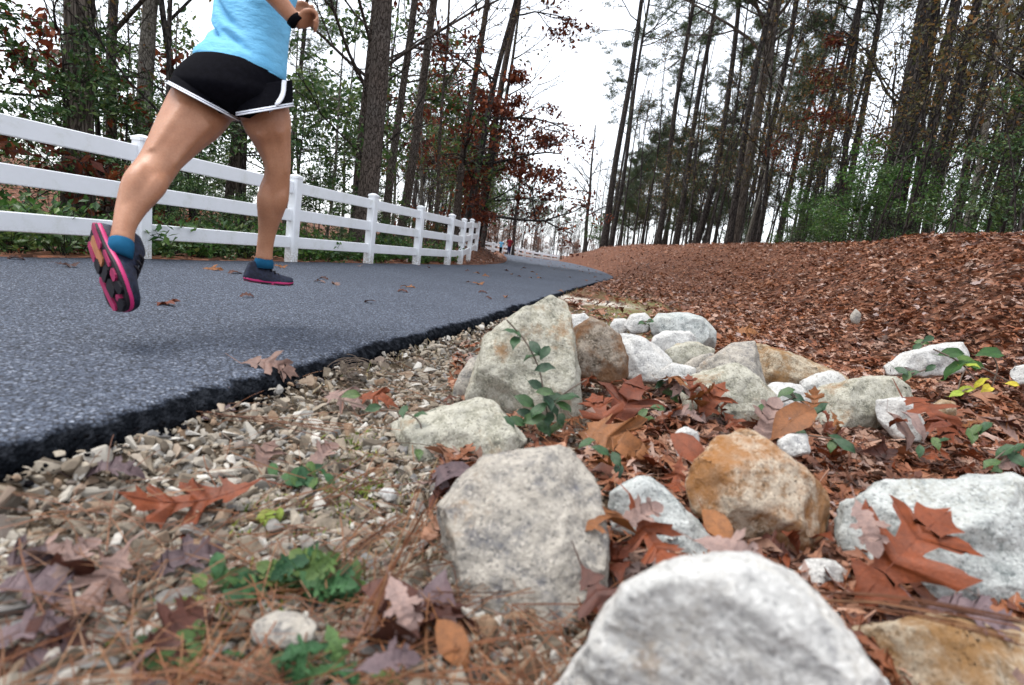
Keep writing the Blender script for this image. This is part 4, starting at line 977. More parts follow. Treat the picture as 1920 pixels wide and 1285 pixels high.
# ------------------------------------------------------------------ trees
def wander(rng, p, d, L, n, wob, up=0.0):
    P = [np.array(p, float)]; d = np.array(d, float); d /= np.linalg.norm(d)
    for _ in range(n):
        d = d + rng.normal(0, wob, 3) + np.array([0, 0, up]); d /= np.linalg.norm(d)
        P.append(P[-1] + d * L / n)
    return np.array(P), d
def limbs(rng, mb, tips, p, d, L, r, level, wob=.14, up=.02, kids=4, spread=.7, sides=5):
    n = 5 if level > 0 else 4
    P, de = wander(rng, p, d, L, n, wob, up)
    mb.tube(P, np.linspace(r, r * .35, n + 1), sides if r > .02 else 4, cap=False)
    if level == 0:
        tips.extend([P[-1], P[-2], P[-3]]); return
    tips.append(P[-1])
    for k_ in range(kids):
        t = rng.uniform(.3, 1.0); i = min(n - 1, int(t * n)); q = P[i] + (P[i + 1] - P[i]) * (t * n - i)
        dd = (P[i + 1] - P[i]); dd = dd / np.linalg.norm(dd) + rng.normal(0, spread, 3)
        limbs(rng, mb, tips, q, dd, L * rng.uniform(.4, .65), max(.004, r * .5), level - 1, wob, up, kids, spread, sides)
LEAFQ = (np.array([[-.5, 0, 0], [-.05, .26, .04], [.5, 0, -.08], [-.05, -.26, .04]]), np.array([[0, 1, 2, 3]]))
TUFT = None
def tuft():
    V, T = [], []
    r = np.random.default_rng(3)
    for i in range(9):
        d = r.normal(0, 1, 3); d[2] = abs(d[2]) * .7; d /= np.linalg.norm(d); s = np.cross(d, r.normal(0, 1, 3)); s /= np.linalg.norm(s)
        V += [s * .045, -s * .045, d]; T.append([3 * i, 3 * i + 1, 3 * i + 2])
    return np.array(V), np.array(T)
TUFT = tuft()
def foliage(rng, pts, n_per, spread, size, droop=0.0, tmpl=LEAFQ):
    pts = np.asarray(pts); idx = rng.integers(0, len(pts), int(len(pts) * n_per))
    P = pts[idx] + rng.normal(0, spread, (len(idx), 3)) * [1, 1, .6] - [0, 0, droop]
    Rm = rot_zyx(rng.uniform(0, 6.28, len(P)), rng.normal(droop * 3, .6, len(P)), rng.normal(0, .7, len(P)))
    mb = MB(); batch(mb, tmpl, P, Rm, size * rng.uniform(.6, 1.35, len(P)))
    return mb
def trunk_pts(rng, H, bend=.01, n=16):
    t = np.linspace(0, 1, n); ph = rng.uniform(0, 6.28, 4)
    x = bend * H * (np.sin(t * 3 + ph[0]) - math.sin(ph[0])) + .3 * bend * H * (np.sin(t * 9 + ph[1]) - math.sin(ph[1]))
    y = bend * H * (np.sin(t * 3.4 + ph[2]) - math.sin(ph[2])) + .3 * bend * H * (np.sin(t * 8 + ph[3]) - math.sin(ph[3]))
    return np.stack([x, y, t * H], -1)
def at_t(P, t):
    f = t * (len(P) - 1); i = min(len(P) - 2, int(f)); return P[i] + (P[i + 1] - P[i]) * (f - i)
def radii(r, n, flare=.35, tip=.25):
    t = np.linspace(0, 1, n); return r * (1 - (1 - tip) * t) * (1 + flare * np.exp(-t * 22))
def tree_parts(kind, rng, P, r, dens=1.0):
    """returns (trunk MB, branch MB, crown MB or None, crown material)"""
    H = P[-1][2] - P[0][2]
    tr = MB(); n = len(P); rr = radii(r, n)
    # uneven bark outline
    Pd = catmull(P, n * 3); rd = np.interp(np.linspace(0, 1, len(Pd)), np.linspace(0, 1, n), rr) * (1 + rng.normal(0, .018, len(Pd)))
    tr.tube(Pd, rd, 12 if r > .12 else 8)
    br, tips = MB(), []; crown = None; cm = None
    if kind == 'pine':
        for _ in range(int(11 * dens)):
            t = rng.uniform(.12, .6); a = rng.uniform(0, 6.28)
            P2, _d = wander(rng, at_t(P, t), [math.cos(a), math.sin(a), rng.uniform(-.3, .35)], rng.uniform(.4, 2.2), 4, .16)
            br.tube(P2, np.linspace(.022, .006, 5), 4, cap=False)
        for _ in range(int(20 * dens)):
            t = rng.uniform(.5, 1.0); a = rng.uniform(0, 6.28)
            limbs(rng, br, tips, at_t(P, t), [math.cos(a), math.sin(a), rng.uniform(.0, .5)], (1.15 - t) * H * rng.uniform(.14, .24) + .6, .045 * (1.3 - t) + .012, 1, .12, .03, 4, .6)
        crown = foliage(rng, tips, 8, .17, .26, 0, TUFT); cm = 'pine_green'
    elif kind == 'low':
        for _ in range(9):
            a = rng.uniform(0, 6.28); P2, _d = wander(rng, [rng.normal(0, .05), rng.normal(0, .05), 0], [math.cos(a) * .6, math.sin(a) * .6, 1], H * rng.uniform(.5, 1.1), 5, .2)
            br.tube(P2, np.linspace(r, r * .4, 6), 4, cap=False); tips.extend(P2[2:])
        crown = foliage(rng, tips, 3.2, .07, .13, .02); cm = 'bush_light'
    elif kind == 'young':
        for _ in range(int(34 * dens)):
            t = rng.uniform(.2, .98); a = rng.uniform(0, 6.28)
            limbs(rng, br, tips, at_t(P, t), [math.cos(a), math.sin(a), rng.uniform(.1, .5)], (1.2 - t) * H * rng.uniform(.14, .22) + .3, .03 * (1.3 - t) + .006, 1, .12, .03, 4, .6)
        crown = foliage(rng, tips, 6, .16, .24, 0, TUFT); cm = 'pine_green'
    elif kind in ('bare', 'sparse', 'russet'):
        lo = .25 if kind != 'russet' else .08
        for _ in range(int((11 if kind != 'russet' else 17) * dens)):
            t = rng.uniform(lo, .97) ; a = rng.uniform(0, 6.28)
            limbs(rng, br, tips, at_t(P, t), [math.cos(a), math.sin(a), rng.uniform(.35, 1.1) if kind != 'russet' else rng.uniform(-.1, .35)], (1.15 - t) * H * rng.uniform(.2, .38), r * .42 * (1.1 - t) + .008, 2, .13, .05 if kind != 'russet' else 0, 4, .55)
        if kind == 'sparse': crown = foliage(rng, tips, .75, .16, .1, .05); cm = 'sparse'
        if kind == 'russet': crown = foliage(rng, tips, 6.5, .15, .15, .1); cm = 'russet'
    elif kind == 'evergreen':
        for _ in range(int(16 * dens)):
            t = rng.uniform(.1, .98); a = rng.uniform(0, 6.28)
            limbs(rng, br, tips, at_t(P, t), [math.cos(a), math.sin(a), rng.uniform(.1, .6)], (1.2 - t) * H * rng.uniform(.16, .3) + .3, r * .35 + .004, 1, .15, .02, 5, .6)
        crown = foliage(rng, tips, 8.5, .16, .105, .05); cm = 'bush'
    return tr, br, crown, cm
def place_tree(name, parts, bark, loc, label, group=None, crown_mat=None, cat='tree'):
    tr, br, crown, cm = parts
    root = empty(name, loc); tag(root, label, cat, group)
    tr.build('trunk', M[bark], root, True)
    if br.n: br.build('branches', M[bark], root, True)['kind'] = 'stuff'
    if crown is not None and crown.n: crown.build('crown', M[crown_mat or cm], root)
    return root
def hero_tree(kind, base, top, wpx, zc, bark, label, H=None, dens=1.0, crown_mat=None, seed=0, name=None, wob=.004, mid=None, group=None):
    rng = np.random.default_rng(seed + 500)
    B = U(*base, zc); hd = math.hypot(B.x, B.y)
    d = ray(*top); t = hd / math.hypot(d[0], d[1]); T = Vector((d[0] * t, d[1] * t, d[2] * t + CAM_H))
    ax = (T - B); ax /= ax.z
    gl = gz(B.x, B.y) - .12
    foot = B + ax * (gl - B.z)
    H = H or max(T.z - foot.z + 1.5, 15)
    n = 18; ts = np.linspace(0, 1, n); P = np.array([ax * (q * H) for q in ts])
    if mid:   # bow of the trunk: picture offset at half visible height, metres
        vis = (T.z - foot.z) / H; P[:, 0] += mid * np.sin(np.clip(ts / max(.2, vis), 0, 1.2) * math.pi)
    ph = rng.uniform(0, 6.28, 2); P[:, 0] += wob * H * (np.sin(ts * 14 + ph[0]) - math.sin(ph[0])) * .6; P[:, 1] += wob * H * (np.sin(ts * 11 + ph[1]) - math.sin(ph[1]))
    r = wpx * zc / FPX / 2 * .86
    return place_tree(name or {'pine': 'pine_tree', 'bare': 'bare_tree', 'sparse': 'hardwood_tree', 'russet': 'russet_oak', 'evergreen': 'evergreen_tree'}[kind],
                      tree_parts(kind, rng, P, r, dens), bark, foot, label, group, crown_mat)
HERO = [
 ('russet', (-45, 440), (-60, 0), 14, 6.2, 'bark_dark', 'russet leaved branches reaching in at the far left edge above the fence', 6.5, 1.0),
 ('bare', (146, 420), (138, 0), 56, 6.6, 'bark_oak', 'thick grey brown trunk behind the fence at the far left, the widest trunk there', 15, .8),
 ('sparse', (212, 400), (226, 0), 22, 8.2, 'bark_pine', 'slim dark trunk just right of the thick grey brown trunk behind the fence', 12, .8),
 ('bare', (277, 300), (294, 0), 34, 8.6, 'bark_pale', 'grey straight trunk rising behind the first fence post, left of the runner', 14, .7),
 ('bare', (345, 300), (308, 0), 15, 8.7, 'bark_dark', 'thin dark leaning trunk crossing beside the grey trunk left of the runner', 10, .8),
 ('sparse', (424, 400), (446, 60), 20, 10.0, 'bark_pine', 'dark trunk seen between the legs of the runner', 12, .8),
 ('sparse', (455, 400), (475, 60), 24, 10.6, 'bark_oak', 'brown trunk seen just left of the front leg of the runner', 12, .8),
 ('sparse', (538, 380), (541, 0), 15, 10.4, 'bark_pale', 'pale narrow trunk directly behind the blue shirt of the runner', 13, .7),
 ('pine', (685, 388), (715, 0), 44, 9.6, 'bark_pine', 'stout scaly pine trunk behind the third fence post, the largest trunk left of the path', 19, .9),
 ('sparse', (668, 380), (700, 30), 17, 10.8, 'bark_pine', 'brown trunk half hidden behind the stout scaly pine', 13, .8),
 ('pine', (728, 395), (773, 0), 18, 12.4, 'bark_pine', 'reddish brown pine right of the stout scaly pine', 17, .8),
 ('pine', (757, 395), (816, 0), 20, 13.2, 'bark_pine', 'dark leaning pine above the fourth fence post', 17, .8),
 ('sparse', (820, 400), (836, 120), 8, 15, 'bark_pine', 'thin dark trunk above the fifth fence post', 12, .9),
 ('pine', (858, 405), (908, 43), 16, 16.5, 'bark_pine', 'dark leaning pine left of the russet oak', 18, .8),
 ('russet', (880, 412), (945, 80), 18, 17.5, 'bark_dark', 'russet leaved oak leaning over the bend of the fence', 11.0, 1.2),
 ('russet', (900, 432), (938, 230), 10, 19, 'bark_dark', 'lower russet oak with dense rust foliage just above the end of the near fence', 6.8, 1.3),
 ('pine', (893, 440), (972, 0), 16, 19.5, 'bark_pine', 'dark leaning pine rising behind the russet oak', 20, .9),
 ('bare', (905, 450), (940, 230), 12, 30, 'bark_dark', 'bare tree behind the left end of the distant fence', 15, 1.1),
 ('bare', (962, 462), (985, 250), 8, 74, 'bark_dark', 'bare dark tree behind the two walkers', 17, 1.0),
 ('bare', (1098, 452), (1116, 240), 9, 60, 'bark_dark', 'lone bare wide forked tree standing in the gap where the path ends', 13.5, 1.5),
 ('pine', (1132, 462), (1206, 0), 15, 42, 'bark_dark', 'leftmost tall dark pine on the bank, standing alone against the sky', 30, 1.0),
 ('pine', (1146, 462), (1214, 0), 9, 44, 'bark_dark', 'thinner twin pine right behind the leftmost tall pine on the bank', 30, .9),
 ('pine', (1232, 462), (1299, 0), 13, 36, 'bark_dark', 'tall straight pine on the bank, second clump from the gap', 27, .9),
 ('pine', (1266, 462), (1341, 0), 13, 34, 'bark_dark', 'tall straight dark pine right of the second clump on the bank', 27, .9),
 ('pine', (1302, 462), (1386, 0), 14, 31, 'bark_dark', 'tall slightly bowed pine in the middle of the bank', 26, .9),
 ('bare', (1370, 466), (1456, 0), 24, 26, 'bark_oak', 'stout light brown hardwood trunk on the bank edge, palest of the big trunks', 22, 1.3),
 ('pine', (1412, 455), (1492, 0), 15, 27, 'bark_dark', 'dark pine standing just right of the stout light brown hardwood', 25, .9),
 ('sparse', (1398, 464), (1470, 190), 8, 24, 'bark_pale', 'thin pale leaning sapling trunk at the foot of the light brown hardwood', 10, .9),
 ('russet', (1530, 455), (1568, 120), 9, 22, 'bark_dark', 'russet leaved oak among the trunks in the middle of the right woods', 9, .45),
 ('pine', (1566, 455), (1614, 0), 13, 22, 'bark_dark', 'straight dark pine right of the russet oak in the right woods', 22, .9),
 ('pine', (1646, 455), (1722, 0), 30, 15.5, 'bark_dark', 'massive dark twin pine trunk on the right, left trunk of the pair', 21, .9),
 ('pine', (1672, 455), (1750, 0), 30, 16.4, 'bark_dark', 'massive dark twin pine trunk on the right, right trunk of the pair', 21, .9),
 ('sparse', (1660, 455), (1742, 0), 11, 14.6, 'bark_dark', 'slender dark trunk crossing in front of the massive twin pines', 14, .9),
 ('pine', (1705, 450), (1797, 0), 20, 15, 'bark_dark', 'dark pine right of the massive twin pines', 20, .8),
 ('pine', (1740, 450), (1832, 0), 22, 15.6, 'bark_dark', 'thick dark pine, second right of the massive twin pines', 20, .8),
 ('bare', (1806, 444), (1884, 0), 13, 12.6, 'bark_pale', 'thin lichen spotted pale trunk near the right edge', 13, .7),
 ('pine', (1790, 440), (1880, 0), 16, 16, 'bark_dark', 'dark pine behind the thin lichen spotted trunk', 20, .8),
 ('pine', (1872, 440), (1945, 150), 26, 12.5, 'bark_dark', 'thick dark trunk leaning out of the picture at the right edge', 18, .8),
]
for i, h in enumerate(HERO):
    hero_tree(h[0], h[1], h[2], h[3], h[4], h[5], h[6], h[7], h[8], seed=i, mid={14: -.1, 24: .5}.get(i))

# prototypes for the woods: copies share mesh data
def proto(kind, H, r, seed, bark, dens=1.0, cm=None):
    rng = np.random.default_rng(seed); parts = tree_parts(kind, rng, trunk_pts(rng, H, .012 if kind == 'pine' else .02), r, dens)
    out = [('trunk', parts[0].mesh('trunk', M[bark], True))]
    if parts[1].n: out.append(('branches', parts[1].mesh('branches', M[bark], True)))
    if parts[2] is not None and parts[2].n: out.append(('crown', parts[2].mesh('crown', M[cm or parts[3]])))
    return out
def put(pr, name, label, group, loc, s, rz, lean=(0, 0), cat='tree'):
    root = empty(name, loc); root.rotation_euler = (lean[0], lean[1], rz); root.scale = (s, s, s)
    tag(root, label, cat, group)
    for n_, me in pr:
        o = link(bpy.data.objects.new(n_, me), root)
        if n_ == 'branches': o['kind'] = 'stuff'
    return root
P_PINE = [proto('pine', 22, .17, 900 + i, 'bark_dark', .95) for i in range(4)]
P_BARE = [proto('bare', 12, .075, 920 + i, 'bark_dark', .9) for i in range(4)]
P_SPARSE = [proto('sparse', 10, .055, 940 + i, 'bark_dark', 1.0) for i in range(4)]
P_EVER = [proto('evergreen', 4.2, .04, 960 + i, 'bark_dark', 1.1) for i in range(4)]
P_EVLIGHT = [proto('evergreen', 3.2, .03, 970 + i, 'bark_pale', .8, 'bush_light') for i in range(2)]
P_UNDER = [proto('evergreen', 4.4, .035, 1010 + i, 'bark_pale', .6, 'mid_leaf') for i in range(2)]
P_LOW = [proto('low', .8, .007, 1030 + i, 'bark_dark', 1.0, ['bush_light', 'mid_leaf', 'bush', 'bush_light'][i]) for i in range(4)]
P_THICK = [proto('sparse', 3.4, .04, 990 + i, 'bark_oak', 2.2, 'litter') for i in range(2)]
P_YOUNG = [proto('young', 11, .08, 995 + i, 'bark_dark', 1.0) for i in range(2)]
P_SAP = [proto('sparse', 5.5, .022, 980 + i, 'bark_dark', .7) for i in range(3)]

def woods():
    rng = np.random.default_rng(77)
    def crest(az): return float(np.interp(az, CA, CR))
    # right hand woods on the bank top
    for i in range(105):
        az = R(rng.uniform(7.5, 47)); r = crest(az) + .8 + 42 * rng.random() ** 1.2
        if az > R(27): r += 6
        x, y = r * math.sin(az), r * math.cos(az)
        k_ = rng.random()
        lean = (rng.normal(0, .03), rng.normal(0, .03))
        if k_ < (.36 if az < R(27) else .2): put(P_PINE[rng.integers(4)], 'pine_tree', 'dark pine trunk standing in the woods above the leafy bank', 'pines in the woods above the bank', (x, y, gz(x, y) - .1), rng.uniform(.6, 1.05), rng.uniform(0, 6.28), lean)
        elif k_ < .72: put(P_BARE[rng.integers(4)], 'bare_tree', 'thin bare hardwood in the woods above the leafy bank', 'bare hardwoods above the bank', (x, y, gz(x, y) - .1), rng.uniform(.6, 1.3), rng.uniform(0, 6.28), lean)
        else: put(P_SPARSE[rng.integers(4)], 'hardwood_tree', 'slim hardwood with a few late leaves above the leafy bank', 'late leafed hardwoods above the bank', (x, y, gz(x, y) - .1), rng.uniform(.6, 1.2), rng.uniform(0, 6.28), lean)
    for i in range(95):
        az = R(rng.uniform(7, 45)); r = crest(az) + .3 + 14 * rng.random() ** 1.4
        x, y = r * math.sin(az), r * math.cos(az)
        put(P_SAP[rng.integers(3)], 'sapling', 'thin sapling in the undergrowth at the top of the bank', 'saplings at the top of the bank', (x, y, gz(x, y) - .05), rng.uniform(.5, 1.3), rng.uniform(0, 6.28), (rng.normal(0, .15), rng.normal(0, .15)))
    for i in range(60):
        az = R(20 + 25 * rng.random() ** .9); r = crest(az) + 1.5 + 20 * rng.random()
        x, y = r * math.sin(az), r * math.cos(az)
        put(P_EVER[rng.integers(4)], 'evergreen_shrub', 'dark evergreen understory shrub between the trunks above the bank', 'evergreen understory above the bank', (x, y, gz(x, y) - .05), rng.uniform(.25, .62), rng.uniform(0, 6.28), cat='shrub')
    for lab, px, py, zc, s in (('bright green leafed shrub spreading in front of the massive twin pines', 1600, 458, 13.2, .75), ('bright green low shrub at the crest right of the light brown hardwood', 1480, 466, 16.5, .5), ('bright green shrub below the thick dark pine on the right', 1745, 448, 11.6, .55),
                               ('small green bush at the foot of the leftmost tall pine on the bank', 1112, 462, 44, .9), ('bright green branchy shrub at the right edge of the woods', 1890, 440, 10.4, .5), ('low green sprouting shrub on the crest in the middle of the bank', 1540, 462, 14.5, .4), ('tall bright green leafed shrub left of the massive twin pines', 1640, 455, 14.2, .95)):
        q = U(px, py, zc); put(P_EVLIGHT[rng.integers(2)], 'leafy_shrub', lab, None, (q.x, q.y, gz(q.x, q.y) - .05), s, rng.uniform(0, 6.28), cat='shrub')
    for px_, zc_, s_ in ((610, 11.5, 1.1), (640, 14, 1.3), (735, 15, 1.35), (790, 16.5, 1.4), (560, 13, 1.2), (835, 19, 1.3), (700, 17, 1.5), (860, 22, 1.2), (905, 24, 1.2), (500, 12, 1.0), (330, 9.5, .9), (250, 10.5, 1.0)):
        q = U(px_, 400, zc_); put(P_UNDER[rng.integers(2)], 'evergreen_tree', 'loose leaved small evergreen tree behind the fence', 'small evergreen trees behind the fence', (q.x, q.y, gz(q.x, q.y) - .1), s_, rng.uniform(0, 6.28))
    # far woods behind the bend
    for i in range(230):
        az = R(rng.uniform(-12, 11)); r = rng.uniform(62, 140) if az > R(-4) else rng.uniform(40, 110)
        x, y = r * math.sin(az), r * math.cos(az)
        if XL(np.array([y]))[0] - 1.6 < x < XR(np.array([y]))[0] + 2: continue
        if 58 < y < 106 and x > np.interp(y, [58, 61, 102, 106], [-6, -5.2, 5.5, 7]) and x < XR(np.array([y]))[0] + 2: continue
        k_ = rng.random(); big = r / 70
        if k_ < .6: put(P_BARE[rng.integers(4)], 'bare_tree', 'bare grey tree in the far woods beyond the bend of the path', 'bare trees beyond the bend', (x, y, gz(x, y) - .1), rng.uniform(.7, 1.25), rng.uniform(0, 6.28))
        elif k_ < .8: put(P_SPARSE[rng.integers(4)], 'hardwood_tree', 'late leafed tree in the far woods beyond the bend', 'late leafed trees beyond the bend', (x, y, gz(x, y) - .1), rng.uniform(.8, 1.4), rng.uniform(0, 6.28))
        else: put(P_PINE[rng.integers(4)], 'pine_tree', 'far pine in the woods beyond the bend', 'pines beyond the bend', (x, y, gz(x, y) - .1), rng.uniform(.45, .7), rng.uniform(0, 6.28))
    for i in range(70):
        az = R(rng.uniform(-7, 7.5)); r = rng.uniform(72, 128); x, y = r * math.sin(az), r * math.cos(az)
        if XL(np.array([y]))[0] - 2 < x < XR(np.array([y]))[0] + 2 or (58 < y < 106 and x > np.interp(y, [58, 61, 102, 106], [-6, -5.2, 5.5, 7]) - .5 and x < XR(np.array([y]))[0] + 2): continue
        put(P_THICK[rng.integers(2)], 'thicket', 'bare brown thicket beyond the bend', 'bare thickets beyond the bend', (x, y, gz(x, y) - .1), rng.uniform(.8, 1.7), rng.uniform(0, 6.28), cat='shrub')
    for i in range(16):
        az = R(rng.uniform(8, 26)); r = crest(az) + rng.uniform(6, 40); x, y = r * math.sin(az), r * math.cos(az)
        put(P_YOUNG[rng.integers(2)], 'pine_tree', 'young pine', 'young pines above the bank', (x, y, gz(x, y) - .1), rng.uniform(.6, 1.2), rng.uniform(0, 6.28))
    # left woods behind the fence
    for i in range(44):
        Y = rng.uniform(4, 40); d = 1.4 + 22 * rng.random() ** 1.4
        x, y = float(XL(np.array([Y]))[0]) - d - (1.5 if Y > 16 else 0), Y
        if y > 12 and x > -.11 * y - .9: continue
        k_ = rng.random(); lean = (rng.normal(0, .05), rng.normal(0, .05))
        if k_ < .2 and d > 5: put(P_PINE[rng.integers(4)], 'pine_tree', 'pine in the woods behind the white fence', 'pines behind the fence', (x, y, gz(x, y) - .1), rng.uniform(.4, .8), rng.uniform(0, 6.28), lean)
        elif k_ < .45: put(P_BARE[rng.integers(4)], 'bare_tree', 'bare thin tree in the woods behind the white fence', 'bare trees behind the fence', (x, y, gz(x, y) - .1), rng.uniform(.5, 1.1), rng.uniform(0, 6.28), lean)
        elif k_ < .8: put(P_SPARSE[rng.integers(4)], 'hardwood_tree', 'slim late leafed tree in the woods behind the white fence', 'late leafed trees behind the fence', (x, y, gz(x, y) - .1), rng.uniform(.5, 1.1), rng.uniform(0, 6.28), lean)
        else: put(P_SAP[rng.integers(3)], 'sapling', 'thin sapling behind the white fence', 'saplings behind the fence', (x, y, gz(x, y) - .05), rng.uniform(.5, 1.0), rng.uniform(0, 6.28), lean)
    for i in range(50):
        Y = rng.uniform(2.5, 17); d = .9 + 7 * rng.random() ** 1.3
        x = float(XL(np.array([Y]))[0]) - d
        if Y > 11: x -= .6
        s = rng.uniform(.16, .3) if d < 2.2 else rng.uniform(.35, .8)
        if Y < 4.2 and d > 1.5: s *= .6
        put(P_EVER[rng.integers(4)], 'evergreen_shrub', 'dark green broadleaf shrub growing behind the white fence', 'evergreen shrubs behind the fence', (x, Y, gz(x, Y) - .05), s, rng.uniform(0, 6.28), cat='shrub')
    for i in range(210):
        Y = rng.uniform(2.2, 12); d = .2 + 2.6 * rng.random() ** 1.3; x = float(XL(np.array([Y]))[0]) - d
        put(P_LOW[rng.integers(4)], 'leafy_shrub', 'low bright green plant at the foot of the white fence', 'low green plants along the fence', (x, Y, gz(x, Y) - .03), rng.uniform(.25, .55) * (1 + .3 * d), rng.uniform(0, 6.28), cat='plant')
woods()

ORD = ['nearest', 'second', 'third', 'fourth', 'fifth', 'sixth', 'seventh', 'eighth', 'ninth', 'tenth', 'eleventh', 'twelfth', 'thirteenth', 'fourteenth', 'fifteenth', 'sixteenth', 'seventeenth', 'eighteenth', 'nineteenth', 'twentieth']
MARKS = {'R': [(1132, 'the leftmost tall bank pine'), (1232, 'the second clump of bank pines'), (1302, 'the bowed middle pine'), (1380, 'the light brown hardwood'), (1475, 'the gap right of the light brown hardwood'), (1575, 'the russet oak of the right woods'), (1690, 'the massive twin pines'), (1770, 'the thick dark right pine'), (1850, 'the lichen spotted trunk'), (1950, 'the right picture edge')],
         'L': [(-60, 'the left picture edge'), (60, 'the leftmost fence rails'), (145, 'the thick grey brown trunk'), (235, 'the slim dark left trunk'), (330, 'the first fence post'), (440, 'the legs of the runner'), (545, 'the second fence post'), (620, 'the gap before the stout scaly pine'), (690, 'the stout scaly pine'), (765, 'the fourth fence post'), (830, 'the fifth fence post'), (880, 'the russet oak at the bend')],
         'F': [(850, 'the near fence end'), (905, 'the left end of the distant fence'), (945, 'the two walkers'), (985, 'the middle of the distant fence'), (1035, 'the right end of the distant fence'), (1090, 'the lone forked tree')]}
def nth(j): 
    t = ['', 'twenty', 'thirty', 'forty', 'fifty', 'sixty', 'seventy', 'eighty', 'ninety']
    return ORD[j] if j < 20 else t[(j + 1) // 10 - 1] + ('ieth' if False else ' ' + ['th', 'first', 'second', 'third', 'fourth', 'fifth', 'sixth', 'seventh', 'eighth', 'ninth'][(j + 1) % 10]) if (j + 1) % 10 else t[(j + 1) // 10 - 1][:-1] + 'ieth'
SPOTS = [(20, 960, 'the left picture edge'), (140, 1045, 'the pinkish curled leaf left of the herbs'), (60, 1130, 'the dark purple leaf at the left edge'), (210, 878, 'the thin purple leaf near the asphalt'), (370, 940, 'the large flat pin oak leaf'), (420, 790, 'the purple leaf under the asphalt edge'), (500, 860, 'the small reddish standing leaf'), (605, 850, 'the pale mauve gravel leaf'), (650, 745, 'the mauve leaf below the roots'), (662, 690, 'the dry root clump'), (780, 660, 'the asphalt edge near the tallest rock'), (595, 1085, 'the broad green herb'), (460, 1085, 'the trailing green herb'), (530, 1185, 'the blurred pinkish grey stone'), (330, 1225, 'the small bright herb'), (590, 1250, 'the bottom edge herb'), (505, 970, 'the bright green sprout'), (350, 1040, 'the dark bent leaf in the gravel'), (740, 930, 'the small whitish ground stone'), (850, 820, 'the low lichen speckled block'), (820, 1000, 'the left side of the upright slab'), (760, 1135, 'the pale mauve standing leaf'), (270, 1130, 'the bottom left gravel'), (1000, 1240, 'the foot of the upright slab'),
         (1170, 830, 'the broad tan maple leaf'), (1130, 720, 'the dark stained stone'), (1240, 870, 'the left corner of the rusty block'), (1230, 1000, 'the small grey pointed rock'), (1125, 1120, 'the right side of the upright slab'), (1420, 1040, 'the underside of the rusty block'), (1330, 760, 'the pale angular rock'), (1250, 700, 'the flat white stone'), (1470, 800, 'the back of the rusty block'), (1600, 790, 'the broad hollowed rock'), (1690, 820, 'the jagged white rock'), (1640, 870, 'the left top of the greenish slab'), (1830, 860, 'the right top of the greenish slab'), (1690, 1040, 'the big pin oak leaf'), (1740, 670, 'the lone flat white rock')]
def relabel_spots(group, noun, how):
    bins = {}
    for o in [o for o in col.objects if o.get('group') == group]:
        x, y, z = proj(np.array(o.location[:])); i = min(range(len(SPOTS)), key=lambda q: (SPOTS[q][0] - x) ** 2 + (SPOTS[q][1] - y) ** 2)
        bins.setdefault(i, []).append((-float(o.scale[0] / z), o))
    for i, L in bins.items():
        for j, (z, o) in enumerate(sorted(L, key=lambda q: q[0])): o['label'] = '%s %s %s' % (('%s largest' % nth(j)) if j else 'largest', noun, how + SPOTS[i][2].replace('the ', '', 1))
def relabel(group, noun, side):
    os_ = [o for o in col.objects if o.get('group') == group]; bins = {}
    for o in os_:
        x, y, z = proj(np.array(o.location[:])); i = min(range(len(MARKS[side])), key=lambda q: abs(MARKS[side][q][0] - x))
        bins.setdefault(i, []).append((float(z), o))
    for i, L in bins.items():
        for j, (z, o) in enumerate(sorted(L, key=lambda q: q[0])):
            o['label'] = ('%s %s in line with %s' % (nth(j), noun, MARKS[side][i][1])) if len(L) > 1 else '%s in line with %s' % (noun, MARKS[side][i][1])
for g, n_, sd in (('pines in the woods above the bank', 'slim dark pine', 'R'), ('bare hardwoods above the bank', 'thin bare hardwood', 'R'), ('late leafed hardwoods above the bank', 'slim late leafed hardwood', 'R'), ('saplings at the top of the bank', 'thin crest sapling', 'R'), ('evergreen understory above the bank', 'dark evergreen shrub', 'R'),
                  ('young pines above the bank', 'young full crowned pine', 'R'), ('pines behind the fence', 'slim pine', 'L'), ('bare trees behind the fence', 'thin bare tree', 'L'), ('late leafed trees behind the fence', 'slim late leafed tree', 'L'), ('saplings behind the fence', 'thin sapling', 'L'), ('evergreen shrubs behind the fence', 'dark green broadleaf shrub', 'L'), ('low green plants along the fence', 'low green plant', 'L'), ('small evergreen trees behind the fence', 'loose leaved small evergreen', 'L'),
                  ('bare trees beyond the bend', 'distant bare grey tree', 'F'), ('late leafed trees beyond the bend', 'distant late leafed tree', 'F'), ('pines beyond the bend', 'distant pine', 'F'), ('bare thickets beyond the bend', 'distant brown thicket', 'F')):
    relabel(g, n_, sd)
MARKS['P'] = MARKS['L'] + [(940, 'the mound at the bend'), (1000, 'the distant fence'), (1060, 'the lone forked tree'), (1120, 'the tip of the path edge')]
relabel('small dry leaves scattered over the path', 'small dry path leaf', 'P')
relabel_spots('loose stones of the gravel strip', 'loose crushed stone', 'near ')
relabel_spots('dry leaves lying among the rocks', 'dry leaf', 'lying by ')

